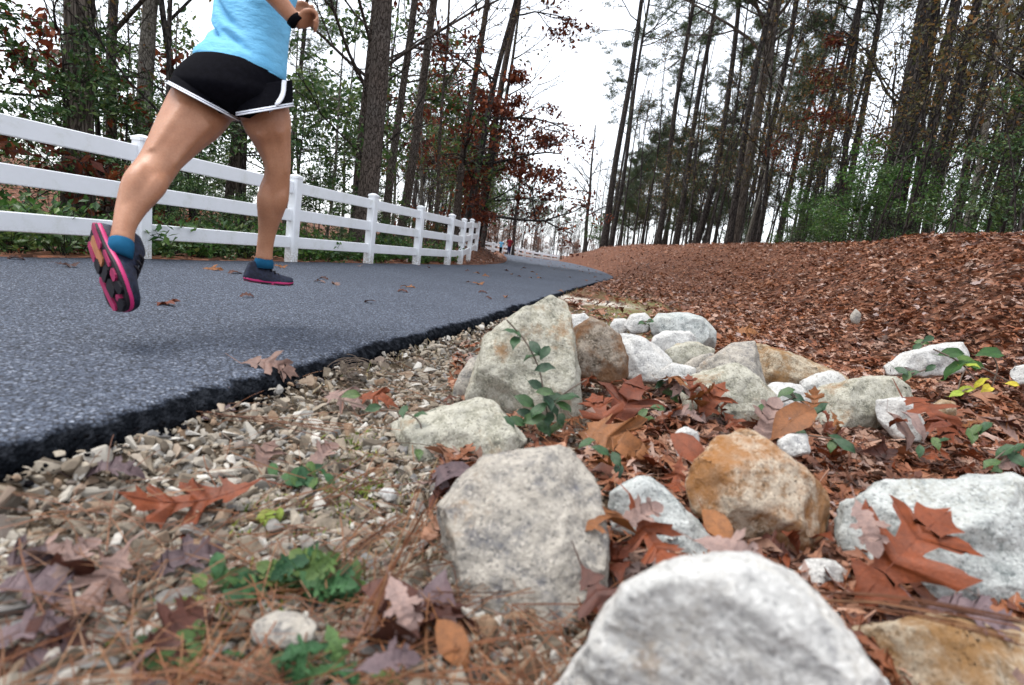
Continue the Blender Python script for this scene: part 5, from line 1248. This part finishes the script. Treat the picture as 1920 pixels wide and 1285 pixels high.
# ------------------------------------------------------------------ people
def remeshed(mb, name, mat, voxel, smooth=4, parent=None, fac=.5):
    me = mb.mesh(name, mat); o = bpy.data.objects.new('tmp', me); col.objects.link(o)
    md = o.modifiers.new('r', 'REMESH'); md.mode = 'VOXEL'; md.voxel_size = voxel; md.use_smooth_shade = True
    s = o.modifiers.new('s', 'SMOOTH'); s.iterations = smooth; s.factor = fac
    dg = bpy.context.evaluated_depsgraph_get(); e = o.evaluated_get(dg)
    new = bpy.data.meshes.new_from_object(e); new.name = name
    bpy.data.objects.remove(o); bpy.data.meshes.remove(me)
    new.materials.clear(); new.materials.append(mat)
    new.polygons.foreach_set('use_smooth', [True] * len(new.polygons))
    return link(bpy.data.objects.new(name, new), parent)
RUN_D = np.array([.2436, .9699, 0]); RUN_N = np.array([.9699, -.2436, 0]); ZUP = np.array([0, 0, 1.])
def v3(x): return np.array(x[:], float)

def ring_at(c, a, ax1, ax2, ratio, k=48, sq=2.0):
    t = np.arange(k) * 2 * math.pi / k; c_, s_ = np.cos(t), np.sin(t)
    c_ = np.sign(c_) * np.abs(c_) ** (2 / sq); s_ = np.sign(s_) * np.abs(s_) ** (2 / sq)
    return c + a * (c_[:, None] * ax1 + ratio * s_[:, None] * ax2)
def fit_ring(px, py, zc, wpx, ratio, ax1=RUN_N, ax2=RUN_D, k=48, sq=2.2):
    c = v3(U(px, py, zc)); a = wpx * zc / FPX
    for _ in range(4):
        x, y, _z = proj(ring_at(c, a, ax1, ax2, ratio, k, sq)); a *= wpx / ((x.max() - x.min()) / 2)
    return ring_at(c, a, ax1, ax2, ratio, k, sq)
def dense_loft(rings, n):
    rings = np.array(rings); k = rings.shape[1]
    return catmull(rings.reshape(len(rings), -1), n).reshape(n, k, 3)

def foot_frame(X, Zr):
    X = X / np.linalg.norm(X); Z = Zr - X * (Zr @ X); Z /= np.linalg.norm(Z); Y = np.cross(Z, X); return np.array([X, Y, Z])
def make_shoe(heel, Fm, L, parent, side, wide=1.0):
    W_ = lambda p: np.asarray(heel) + (np.asarray(p, float) * [L, L * wide, L]) @ Fm
    # outline of a right foot (y<0 outer side), mirrored with side
    out = [(0, 0), (.015, .1), (.08, .14), (.2, .145), (.36, .125), (.5, .145), (.64, .185), (.76, .19), (.88, .15), (.96, .08), (1, 0), (.975, -.08), (.9, -.14), (.78, -.19), (.62, -.195), (.45, -.165), (.3, -.15), (.15, -.15), (.06, -.13), (.015, -.08)]
    out = np.array([(x, y * side) for x, y in out]); out = catmull(np.vstack([out, out[:1]]), 61)[:-1]
    def rk(x): return .05 * np.clip((x - .68) / .32, 0, 1) ** 2 + .02 * np.clip((.12 - x) / .12, 0, 1)
    up = MB(); S = [(0.0, .085, .26), (.05, .125, .4), (.16, .14, .43), (.3, .135, .42), (.4, .14, .36), (.52, .155, .28), (.66, .18, .235), (.8, .175, .2), (.9, .14, .17), (.97, .08, .13)]
    rings = []
    for x, hw, h in S:
        t = np.linspace(0, 2 * math.pi, 25)[:-1]; yy = np.cos(t); zz = np.sin(t)
        yy = np.sign(yy) * abs(yy) ** .8
        z0 = .06 + rk(x)
        rings.append(W_(np.stack([np.full(24, x) + .03 * (zz > 0) * zz * (x < .1), yy * hw * (1 - .3 * np.clip(zz, 0, 1)), z0 + np.where(zz > 0, zz * (h - .06), zz * .03)], -1)))
    up.loft(dense_loft(rings, 34)); shoe = up.build('shoe', M['shoe_dark'], parent, True)
    ms = MB(); rr = []
    for z, s_ in ((.02, .96), (.026, 1.0), (.042, 1.015), (.058, 1.0), (.066, .96)):
        c = np.array([.5, 0]); q = c + (out - c) * s_; rr.append(W_(np.stack([q[:, 0], q[:, 1], z + rk(q[:, 0])], -1)))
    ms.loft(rr); ms.build('midsole', M['shoe_pink'], shoe, True)
    def plate(poly, z0, z1, mb):
        P = np.array(poly, float); P[:, 1] *= side
        a = W_(np.stack([P[:, 0], P[:, 1], z0 + rk(P[:, 0])], -1)); b = W_(np.stack([P[:, 0], P[:, 1], z1 + rk(P[:, 0])], -1)); mb.loft([a, b])
    def band(x0, x1, y0, y1, e=.02): return [(x0, y0 + e), (x0 + e, y0), (x1 - e, y0), (x1, y0 + e), (x1, y1 - e), (x1 - e, y1), (x0 + e, y1), (x0, y1 - e)]
    bp = MB(); c = np.array([.5, 0]); q = c + (out - c) * 1.0
    bp.loft([W_(np.stack([q[:, 0], q[:, 1], z + rk(q[:, 0])], -1)) for z in (.0, .024)]); bp.build('outsole', M['black_rubber'], shoe)
    mg = MB(); plate(band(.03, .34, -.13, -.06), -.012, .024, mg); plate(band(.05, .3, .07, .125), -.012, .024, mg); plate(band(.4, .6, -.15, -.1), -.01, .024, mg); plate(band(.48, .9, .09, .155, .03), -.012, .024, mg)
    plate(band(.64, .76, -.16, -.08), -.012, .024, mg); plate(band(.84, .92, -.04, .02), -.012, .024, mg)
    mg.build('outsole_pad', M['shoe_magenta'], shoe)
    bk = MB(); plate(band(.66, .82, -.05, .06), -.02, .022, bk); plate(band(.79, .9, -.15, -.06), -.02, .022, bk); plate(band(.52, .62, -.08, .07), -.02, .022, bk); plate(band(.9, .985, -.05, .06), -.02, .022, bk); plate(band(.32, .46, .03, .12), -.018, .022, bk)
    bk.build('outsole_tread', M['black_rubber'], shoe)
    og = MB(); plate(band(.1, .44, -.045, .05), -.006, .02, og); og.build('gel_insert', M['shoe_orange'], shoe)
    lc = MB()
    for i in range(4):
        x = .42 + .075 * i; h = .36 - .042 * i
        lc.tube([W_((x, -.09, h - .05)), W_((x + .01, -.04, h - .01)), W_((x + .02, .04, h - .01)), W_((x + .03, .09, h - .05))], .004, 6)
    lc.build('lace', M['black_rubber'], shoe, True)
    return shoe

def make_hand(mb, wrist, fwd, palm_n, thumb_side, k=1.0, curl=1.0):
    """palm, five bent fingers; fwd = knuckle direction, palm_n = direction the palm faces, thumb_side = towards the thumb"""
    f, n, s = [np.asarray(q, float) / np.linalg.norm(q) for q in (fwd, palm_n, thumb_side)]
    w = np.asarray(wrist, float)
    for o in (-.024, -.008, .008, .024):
        mb.tube([w + s * o * .6 * k, w + (f * .045 + s * o) * k, w + (f * .088 + s * o * 1.08) * k], np.array([.016, .0165, .0125]) * k, 10)
    for o, l in ((-.03, .055), (-.01, .07), (.011, .075), (.031, .068)):
        b = w + (f * .082 + s * o) * k; p = [w + (f * .06 + s * o) * k, b]; ang = .25
        for seg in (.45, .32, .25):
            ang += .75 * curl; p.append(p[-1] + (f * math.cos(ang) + n * math.sin(ang)) * l * seg * k * 1.25)
        mb.tube(catmull(p, 12), np.linspace(.0105, .0075, 12) * k, 8)
    p = [w + (f * .02 + s * .02) * k, w + (f * .045 + s * .045 + n * .01) * k, w + (f * .075 + s * .05 + n * .025) * k, w + (f * .098 + s * .042 + n * .032) * k]
    mb.tube(catmull(p, 10), np.linspace(.015, .008, 10) * k, 8)

def head_into(mb, c, fw, up, k=1.0):
    f = fw / np.linalg.norm(fw); u = up - f * (up @ f); u /= np.linalg.norm(u); s = np.cross(f, u)
    prof = [(-.115, .03, .035, .035), (-.1, .045, .05, .025), (-.07, .062, .066, .012), (-.03, .07, .082, .006), (.02, .075, .092, -.002), (.06, .074, .093, -.008), (.095, .055, .07, -.01), (.115, .02, .03, -.01)]
    R3 = [ring_at(c + u * z * k + f * o * k, a * k, s, f, b / a, 24) for z, a, b, o in prof]
    mb.loft(dense_loft(R3, 24))
    mb.tube([c + (f * .085 + u * .03) * k, c + (f * .104 + u * -.005) * k, c + (f * .108 - u * .022) * k], np.array([.007, .01, .012]) * k, 8)
    for e in (-1, 1):
        mb.tube([c + (s * e * .074 + u * .03 - f * .005) * k, c + (s * e * .084 + u * .01 - f * .012) * k, c + (s * e * .076 - u * .025) * k], np.array([.01, .013, .008]) * k, 8)
        mb.tube([c + (f * .084 + s * e * .045 + u * .032) * k, c + (f * .09 + s * e * .018 + u * .036) * k], .007 * k, 6)
    for z, r in ((-.05, .0065), (-.06, .0075)):
        mb.tube([c + (f * .074 - s * .024 + u * z) * k, c + (f * .085 + u * z) * k, c + (f * .074 + s * .024 + u * z) * k], np.array([.004, r, .004]) * k, 6)
    return f, u, s

def runner():
    ankleL, ankleR = U(229, 448, 1.67), U(495, 484, 2.24)
    base = Vector((U(420, 200, 2.03).x, U(420, 200, 2.03).y, 0))
    root = empty('person', (0, 0, 0)); tag(root, 'runner in a light blue shirt and black shorts with both feet off the path', 'person')
    b = MB()
    T = [(440, 222, 2.02, 40, .8), (434, 195, 2.06, 80, .6), (436, 170, 2.06, 86, .6), (443, 145, 2.05, 76, .66), (450, 115, 2.05, 66, .66), (462, 80, 2.06, 58, .66), (470, 45, 2.06, 58, .66), (478, 0, 2.07, 63, .7), (486, -50, 2.08, 76, .7), (494, -95, 2.09, 80, .62), (500, -122, 2.09, 66, .6), (504, -140, 2.1, 36, .8)]
    b.loft(dense_loft([fit_ring(*q) for q in T], 60))
    L = [(408, 150, 2.08, 50), (373, 207, 1.99, 53), (340, 248, 1.92, 44), (309, 290, 1.86, 35), (292, 316, 1.83, 33), (268, 350, 1.78, 34), (246, 390, 1.73, 25), (233, 426, 1.69, 19), (228, 455, 1.67, 20)]
    Rg = [(486, 165, 2.07, 44), (500, 228, 2.06, 43.5), (511, 268, 2.09, 33), (519, 302, 2.11, 25), (520, 330, 2.13, 22.5), (514, 362, 2.16, 26.5), (508, 392, 2.18, 24), (502, 430, 2.21, 16.5), (497, 462, 2.23, 14.5), (495, 488, 2.24, 15)]
    for leg in (L, Rg):
        P = np.array([v3(U(*q[:3])) for q in leg]); r = np.array([q[3] * q[2] / FPX for q in leg])
        n = 40; PP = catmull(np.hstack([P, r[:, None]]), n); b.tube(PP[:, :3], PP[:, 3], 20)
        tn = np.gradient(PP[:, :3], axis=0); tn /= np.linalg.norm(tn, axis=1)[:, None]
        vv = np.array([0, 0, CAM_H]) - PP[:, :3]; vv -= tn * (vv * tn).sum(1)[:, None]; vv /= np.linalg.norm(vv, axis=1)[:, None]; lt = np.cross(tn, vv)
        k0 = 17 if leg is L else 15
        for e, dn in ((-1, 0), (1, 2)):      # the two heads of the calf, hamstring tendons behind the knee
            i = np.arange(k0 + 3, k0 + 14 + dn); u_ = np.linspace(0, math.pi, len(i)); rr_ = PP[i, 3]
            b.tube(PP[i, :3] + vv[i] * (rr_ * (.3 + .12 * np.sin(u_)))[:, None] + lt[i] * (e * rr_ * .36)[:, None], rr_ * (.42 + .26 * np.sin(u_)), 12)
            i = np.arange(k0 - 9, k0 + 2); rr_ = PP[i, 3]
            b.tube(PP[i, :3] + vv[i] * (rr_ * np.linspace(.55, .72, len(i)))[:, None] + lt[i] * (e * rr_ * np.linspace(.3, .56, len(i)))[:, None], rr_ * np.linspace(.46, .22, len(i)), 10)
    # feet inside the shoes are left to the shoes; arms
    shR = v3(U(502, -118, 2.08)) + RUN_N * .15; shL = v3(U(502, -118, 2.08)) - RUN_N * .15
    elR, wrR = v3(U(466, -66, 1.83)), v3(U(556, 42, 1.9))
    for P, r in (([shR - RUN_N * .05, shR, (shR + elR) / 2, elR], [.05, .05, .043, .036]), ([elR, elR + (wrR - elR) * .3, elR + (wrR - elR) * .7, wrR], [.035, .038, .03, .024])):
        PP = catmull(np.hstack([np.array(P), np.array(r)[:, None]]), 16); b.tube(PP[:, :3], PP[:, 3], 16)
    px = lambda x, y, z: v3(U(x, y, z))
    make_hand(b, wrR, px(600, 28, 1.95) - wrR, px(575, 70, 1.86) - px(575, 30, 1.9), px(572, 10, 1.86) - px(572, 35, 1.9), .82, .95)
    elL = shL + RUN_D * .12 - ZUP * .24 - RUN_N * .06; wrL = elL + RUN_D * .2 + ZUP * .1 + RUN_N * .06
    for P, r in (([shL + RUN_N * .05, shL, (shL + elL) / 2, elL], [.05, .05, .043, .036]), ([elL, (elL * .7 + wrL * .3), (elL * .3 + wrL * .7), wrL], [.035, .038, .03, .024])):
        PP = catmull(np.hstack([np.array(P), np.array(r)[:, None]]), 16); b.tube(PP[:, :3], PP[:, 3], 16)
    make_hand(b, wrL, wrL - elL, RUN_N, ZUP, .85, .9)
    nk = v3(U(504, -136, 2.1)); hc = nk + ZUP * .21 + RUN_D * .05
    b.tube([nk - ZUP * .03, nk + ZUP * .06, hc - ZUP * .07], [.055, .05, .048], 16)
    f, u, s = head_into(b, hc, RUN_D, ZUP)
    body = remeshed(b, 'body', M['skin'], .0065, 5, root)
    # hair with a ponytail, eyes
    h = MB(); h.loft(dense_loft([ring_at(hc + u * z - f * o, a, s, f, bb / a, 24) for z, a, bb, o in ((-.06, .05, .03, .06), (0, .08, .075, .035), (.06, .083, .1, .012), (.1, .064, .083, .012), (.125, .02, .03, .012))], 20))
    h.tube(catmull([hc - f * .1 + u * .05, hc - f * .15 + u * .04, hc - f * .2 - u * .03, hc - f * .19 - u * .14], 12), np.linspace(.028, .01, 12), 10); h.build('hair', M['hair'], root, True)
    for e in (-1, 1):
        m = MB(); c = hc + f * .081 + s * e * .032 + u * .018; m.loft([ring_at(c + f * z, a, s, u, .7, 12) for z, a in ((-.006, .004), (0, .011), (.004, .009), (.007, .003))]); m.build('eye', M['eye'], root, True)
    # shirt
    tN = RUN_N - ZUP * .1; tN /= np.linalg.norm(tN)
    HR = [(450, 132, 2.035, 88, .78, tN), (453, 117, 2.035, 87, .77, tN), (463, 88, 2.045, 78, .76, RUN_N), (471, 52, 2.055, 74, .76, RUN_N), (479, 0, 2.07, 76, .76, RUN_N), (487, -50, 2.08, 83, .74, RUN_N), (495, -95, 2.09, 87, .68, RUN_N), (500, -122, 2.09, 76, .66, RUN_N), (503, -136, 2.1, 50, .7, RUN_N)]
    rings = dense_loft([fit_ring(q[0], q[1], q[2], q[3], q[4], q[5], RUN_D, 96) for q in HR], 90)
    cc = rings.mean(1, keepdims=True); dirv = rings - cc; dirv /= np.linalg.norm(dirv, axis=2, keepdims=True)
    ii, jj = np.meshgrid(np.arange(90), np.arange(96), indexing='ij'); th = jj / 96 * 2 * math.pi
    fold = np.zeros((90, 96))
    for a0, wd, amp, sl, i0 in ((4.1, .5, .011, -1.2, 26), (4.5, .45, .01, -1.5, 34), (3.7, .5, .008, -1.0, 30), (5.0, .4, .009, -1.3, 20), (4.4, .6, .008, -.9, 46), (2.2, .6, .007, 1.1, 30)):
        d = (ii - i0) * .06 - sl * (th - a0) * .55; fold += 2.9 * amp * np.exp(-(d / .11) ** 2) * np.exp(-((th - a0) / wd) ** 2)
    rings = rings - dirv * (fold * (1 - np.exp(-ii / 6)))[..., None] + dirv * (.004 * vnoise(th * 3, ii * .09, 51) * (ii > 2))[..., None]
    sh = MB(); inner = rings[0] - dirv[0] * .006 + ZUP * .004; sh.loft(np.concatenate([inner[None] + ZUP * .02, inner[None], rings]), True)
    shirt = sh.build('shirt', M['shirt'], root, True)
    hm = MB(); hm.loft([rings[1] + dirv[1] * .0006, rings[2] + dirv[2] * .0012, rings[3] + dirv[3] * .0006], False); hm.build('hem', M['shirt'], shirt, True)
    for sgn, shd, el in ((1, shR, elR), (-1, shL, elL)):
        m = MB(); q = shd + (el - shd) * .35; m.tube([shd - RUN_N * sgn * .06, shd, q], [.06, .058, .054], 18); m.build('sleeve', M['shirt'], shirt, True)
    # shorts
    so = MB(); so.loft(dense_loft([fit_ring(*q) for q in ((448, 116, 2.035, 80, .8), (442, 138, 2.035, 97, .83), (435, 160, 2.03, 107, .86), (434, 180, 2.02, 106, .88), (440, 202, 2.02, 84, .95), (445, 222, 2.01, 40, 1.0))], 40))
    hems = []
    for hip, knee, e0, e1, dep, bt in (((405, 158, 2.04), (308, 292, 1.86), (324, 163), (440, 224), (1.95, 1.97), .125), ((489, 160, 2.03), (518, 302, 2.11), (447, 217), (548, 200), (1.99, 2.0), .12)):
        h0, k0 = v3(U(*hip)), v3(U(*knee)); td = (k0 - h0) / np.linalg.norm(k0 - h0)
        a0, a1 = v3(U(e0[0], e0[1], dep[0])), v3(U(e1[0], e1[1], dep[1])); hc_ = (a0 + a1) / 2; ax = (a1 - a0) / 2; al = np.linalg.norm(ax); ax /= al
        view = hc_ - np.array([0, 0, CAM_H]); view /= np.linalg.norm(view); ax2 = view - ax * (view @ ax); ax2 /= np.linalg.norm(ax2)
        # tip the back of the opening along the thigh so that it reads as cut across the leg
        rr = [ring_at(h0, .115, ax, ax2, 1, 48)] + [ring_at(h0 + (hc_ - h0) * t, .115 + (al - .115) * t, ax, ax2, (1 - t) + t * bt / al, 48) for t in (.4, .75, 1.0)]
        rr = dense_loft(rr, 22); so.loft(np.concatenate([rr, (hc_ + (rr[-1] - hc_) * .93)[None], (hc_ + (rr[-3] - hc_) * .9)[None]])); hems.append((rr, hc_))
    shorts = so.build('shorts', M['black_cloth'], root, True)
    for rr, c in hems:
        def band(i0, i1, g): return [c + (r_ - c) * g for r_ in (rr[i0], rr[(i0 + i1) // 2], rr[i1])]
        m = MB(); q = rr[-1]; up_ = rr[-6]; B = lambda t, g: (c + ((q + (up_ - q) * t) - c) * g)
        m.loft([B(0, .97), B(0, 1.008), B(.1, 1.016), B(.45, 1.016), B(.8, 1.014), B(.85, .99)], False); tr = m.build('hem_trim', M['white_cloth'], shorts, True)
        m = MB(); m.loft([B(.36, 1.014), B(.4, 1.02), B(.5, 1.02), B(.54, 1.014)], False); m.build('piping', M['navy_cloth'], tr, True)
    # white side stripe running up from the right hem
    me = shorts.data; bvh = BVHTree.FromPolygons([v.co for v in me.vertices], [p.vertices[:] for p in me.polygons])
    def on(px_, py_, off):
        d = Vector(ray(px_, py_)).normalized(); hit = bvh.ray_cast(Vector((0, 0, CAM_H)), d)
        return v3(hit[0] - d * off) if hit[0] else None
    m = MB(); P = [on(*q, .004) for q in ((505, 208), (518, 196), (527, 184), (531, 172), (532, 160), (533, 152))]; P = [p for p in P if p is not None]
    if len(P) > 2: m.tube(catmull(P, 20), .0085, 8, ell=[(1, .45)] * 20, twist=RUN_N); m.build('side_stripe', M['white_cloth'], shorts, True)
    # wrist band
    m = MB(); d = wrR - elR; d /= np.linalg.norm(d); q = wrR - d * .006; m.tube([q - d * .012, q - d * .01, q + d * .01, q + d * .012], [.025, .0285, .0275, .024], 20); m.build('wrist_band', M['black_cloth'], root, True)
    # shoes and socks
    hl = v3(U(166, 432, 1.68)); XL_ = v3(U(226, 580, 1.60)) - hl; Fm = foot_frame(XL_, RUN_D * .86 + RUN_N * .42)
    make_shoe(hl, Fm, np.linalg.norm(XL_) * 1.0, root, 1, 1.3)
    m = MB(); a = v3(ankleL); d = v3(U(228, 455, 1.67)) - v3(U(236, 420, 1.69)); d /= np.linalg.norm(d); m.tube([a + d * .004, a + d * .008, a + d * .03, a + d * .06], [.03, .033, .037, .037], 20); m.build('sock', M['sock'], root, True)
    hr = v3(U(457, 527, 2.2)); XR_ = v3(U(549, 537, 2.34)) - hr; Fm = foot_frame(XR_, ZUP + RUN_N * -.05)
    make_shoe(hr, Fm, np.linalg.norm(XR_), root, -1)
    m = MB(); a = v3(ankleR); d = -ZUP; m.tube([a - d * .004, a, a + d * .015, a + d * .04], [.028, .031, .038, .038], 20); m.build('sock', M['sock'], root, True)
    return root
runner()

def walker(label, foot, H, top, trousers, hair, facing, stride=.16, arms=.12):
    """small standing figure seen far along the path"""
    k = H / 1.7; root = empty('person', foot); tag(root, label, 'person')
    f = np.array([math.sin(facing), math.cos(facing), 0]); s = np.array([f[1], -f[0], 0])
    Pt = lambda a, b_, z: (s * a + f * b_ + ZUP * z) * k
    b = MB()
    b.loft(dense_loft([ring_at(Pt(0, 0, z), a * k, s, f, r, 16) for z, a, r in ((.84, .15, .75), (.95, .17, .7), (1.08, .14, .7), (1.25, .165, .62), (1.38, .17, .55), (1.45, .07, .8))], 20))
    for e in (-1, 1):
        b.tube(catmull([Pt(e * .09, 0, .9), Pt(e * .09, e * stride * .45, .5), Pt(e * .09, e * stride, .08)], 12), np.linspace(.085, .045, 12) * k, 10)
        b.tube([Pt(e * .09, e * stride - .05, .04), Pt(e * .09, e * stride + .16, .03)], [.042 * k, .035 * k], 8)
        sh, el, wr = Pt(e * .18, 0, 1.4), Pt(e * (.2 + arms), -.08, 1.14), Pt(e * (.2 + arms * .2), .1, .98)
        b.tube(catmull([sh, el, wr], 12), np.linspace(.05, .028, 12) * k, 8)
        make_hand(b, wr, Pt(-e * .1, .5, -.9), -s * e, f, .9 * k, .4)
    b.tube([Pt(0, 0, 1.42), Pt(0, .01, 1.55)], .05 * k, 10); fr, u, s2 = head_into(b, Pt(0, .02, 1.585), f, ZUP, k)
    remeshed(b, 'body', M['skin'], .014, 2, root)
    hc = Pt(0, .02, 1.585)
    h = MB(); h.loft(dense_loft([ring_at(hc + u * z * k - fr * o * k, a * k, s2, fr, bb / a, 16) for z, a, bb, o in ((-.1, .05, .03, .075), (0, .08, .075, .035), (.06, .084, .1, .014), (.1, .064, .083, .014), (.125, .02, .03, .014))], 14)); h.build('hair', hair, root, True)
    t = MB(); t.loft(dense_loft([ring_at(Pt(0, 0, z), a * k, s, f, r, 20) for z, a, r in ((.78, .2, .8), (.9, .195, .78), (1.08, .165, .75), (1.25, .185, .68), (1.39, .19, .6), (1.46, .09, .8))], 18))
    for e in (-1, 1): t.tube([Pt(e * .16, 0, 1.41), Pt(e * .19, -.01, 1.36), Pt(e * (.2 + arms * .7), -.06, 1.2)], [.07 * k, .068 * k, .06 * k], 12)
    t.build('top', top, root, True)
    g = MB()
    for e in (-1, 1): g.tube(catmull([Pt(e * .085, 0, .92), Pt(e * .09, e * stride * .45, .5), Pt(e * .09, e * stride, .12)], 12), np.linspace(.112, .068, 12) * k, 12)
    g.build('trousers', trousers, root, True)
    for e in (-1, 1):
        m = MB(); m.tube([Pt(e * .09, e * stride - .1, .05), Pt(e * .09, e * stride - .05, .06), Pt(e * .09, e * stride + .1, .05), Pt(e * .09, e * stride + .19, .035)], np.array([.04, .055, .05, .03]) * k, 10); m.build('shoe', M['black_rubber'], root, True)
a = G(938, 474.2, -.2); walker('distant walker in a light blue top and black trousers', (a.x, a.y, float(road_z(a.y))), 1.62, M['shirt'], M['black_cloth'], M['hair'], R(172))
a = G(953.5, 477, -.15); walker('distant walker in a dark red top, right of the one in light blue', (a.x, a.y, float(road_z(a.y))), 1.75, M['maroon'], M['navy_cloth'], M['hair'], R(176), arms=.16)
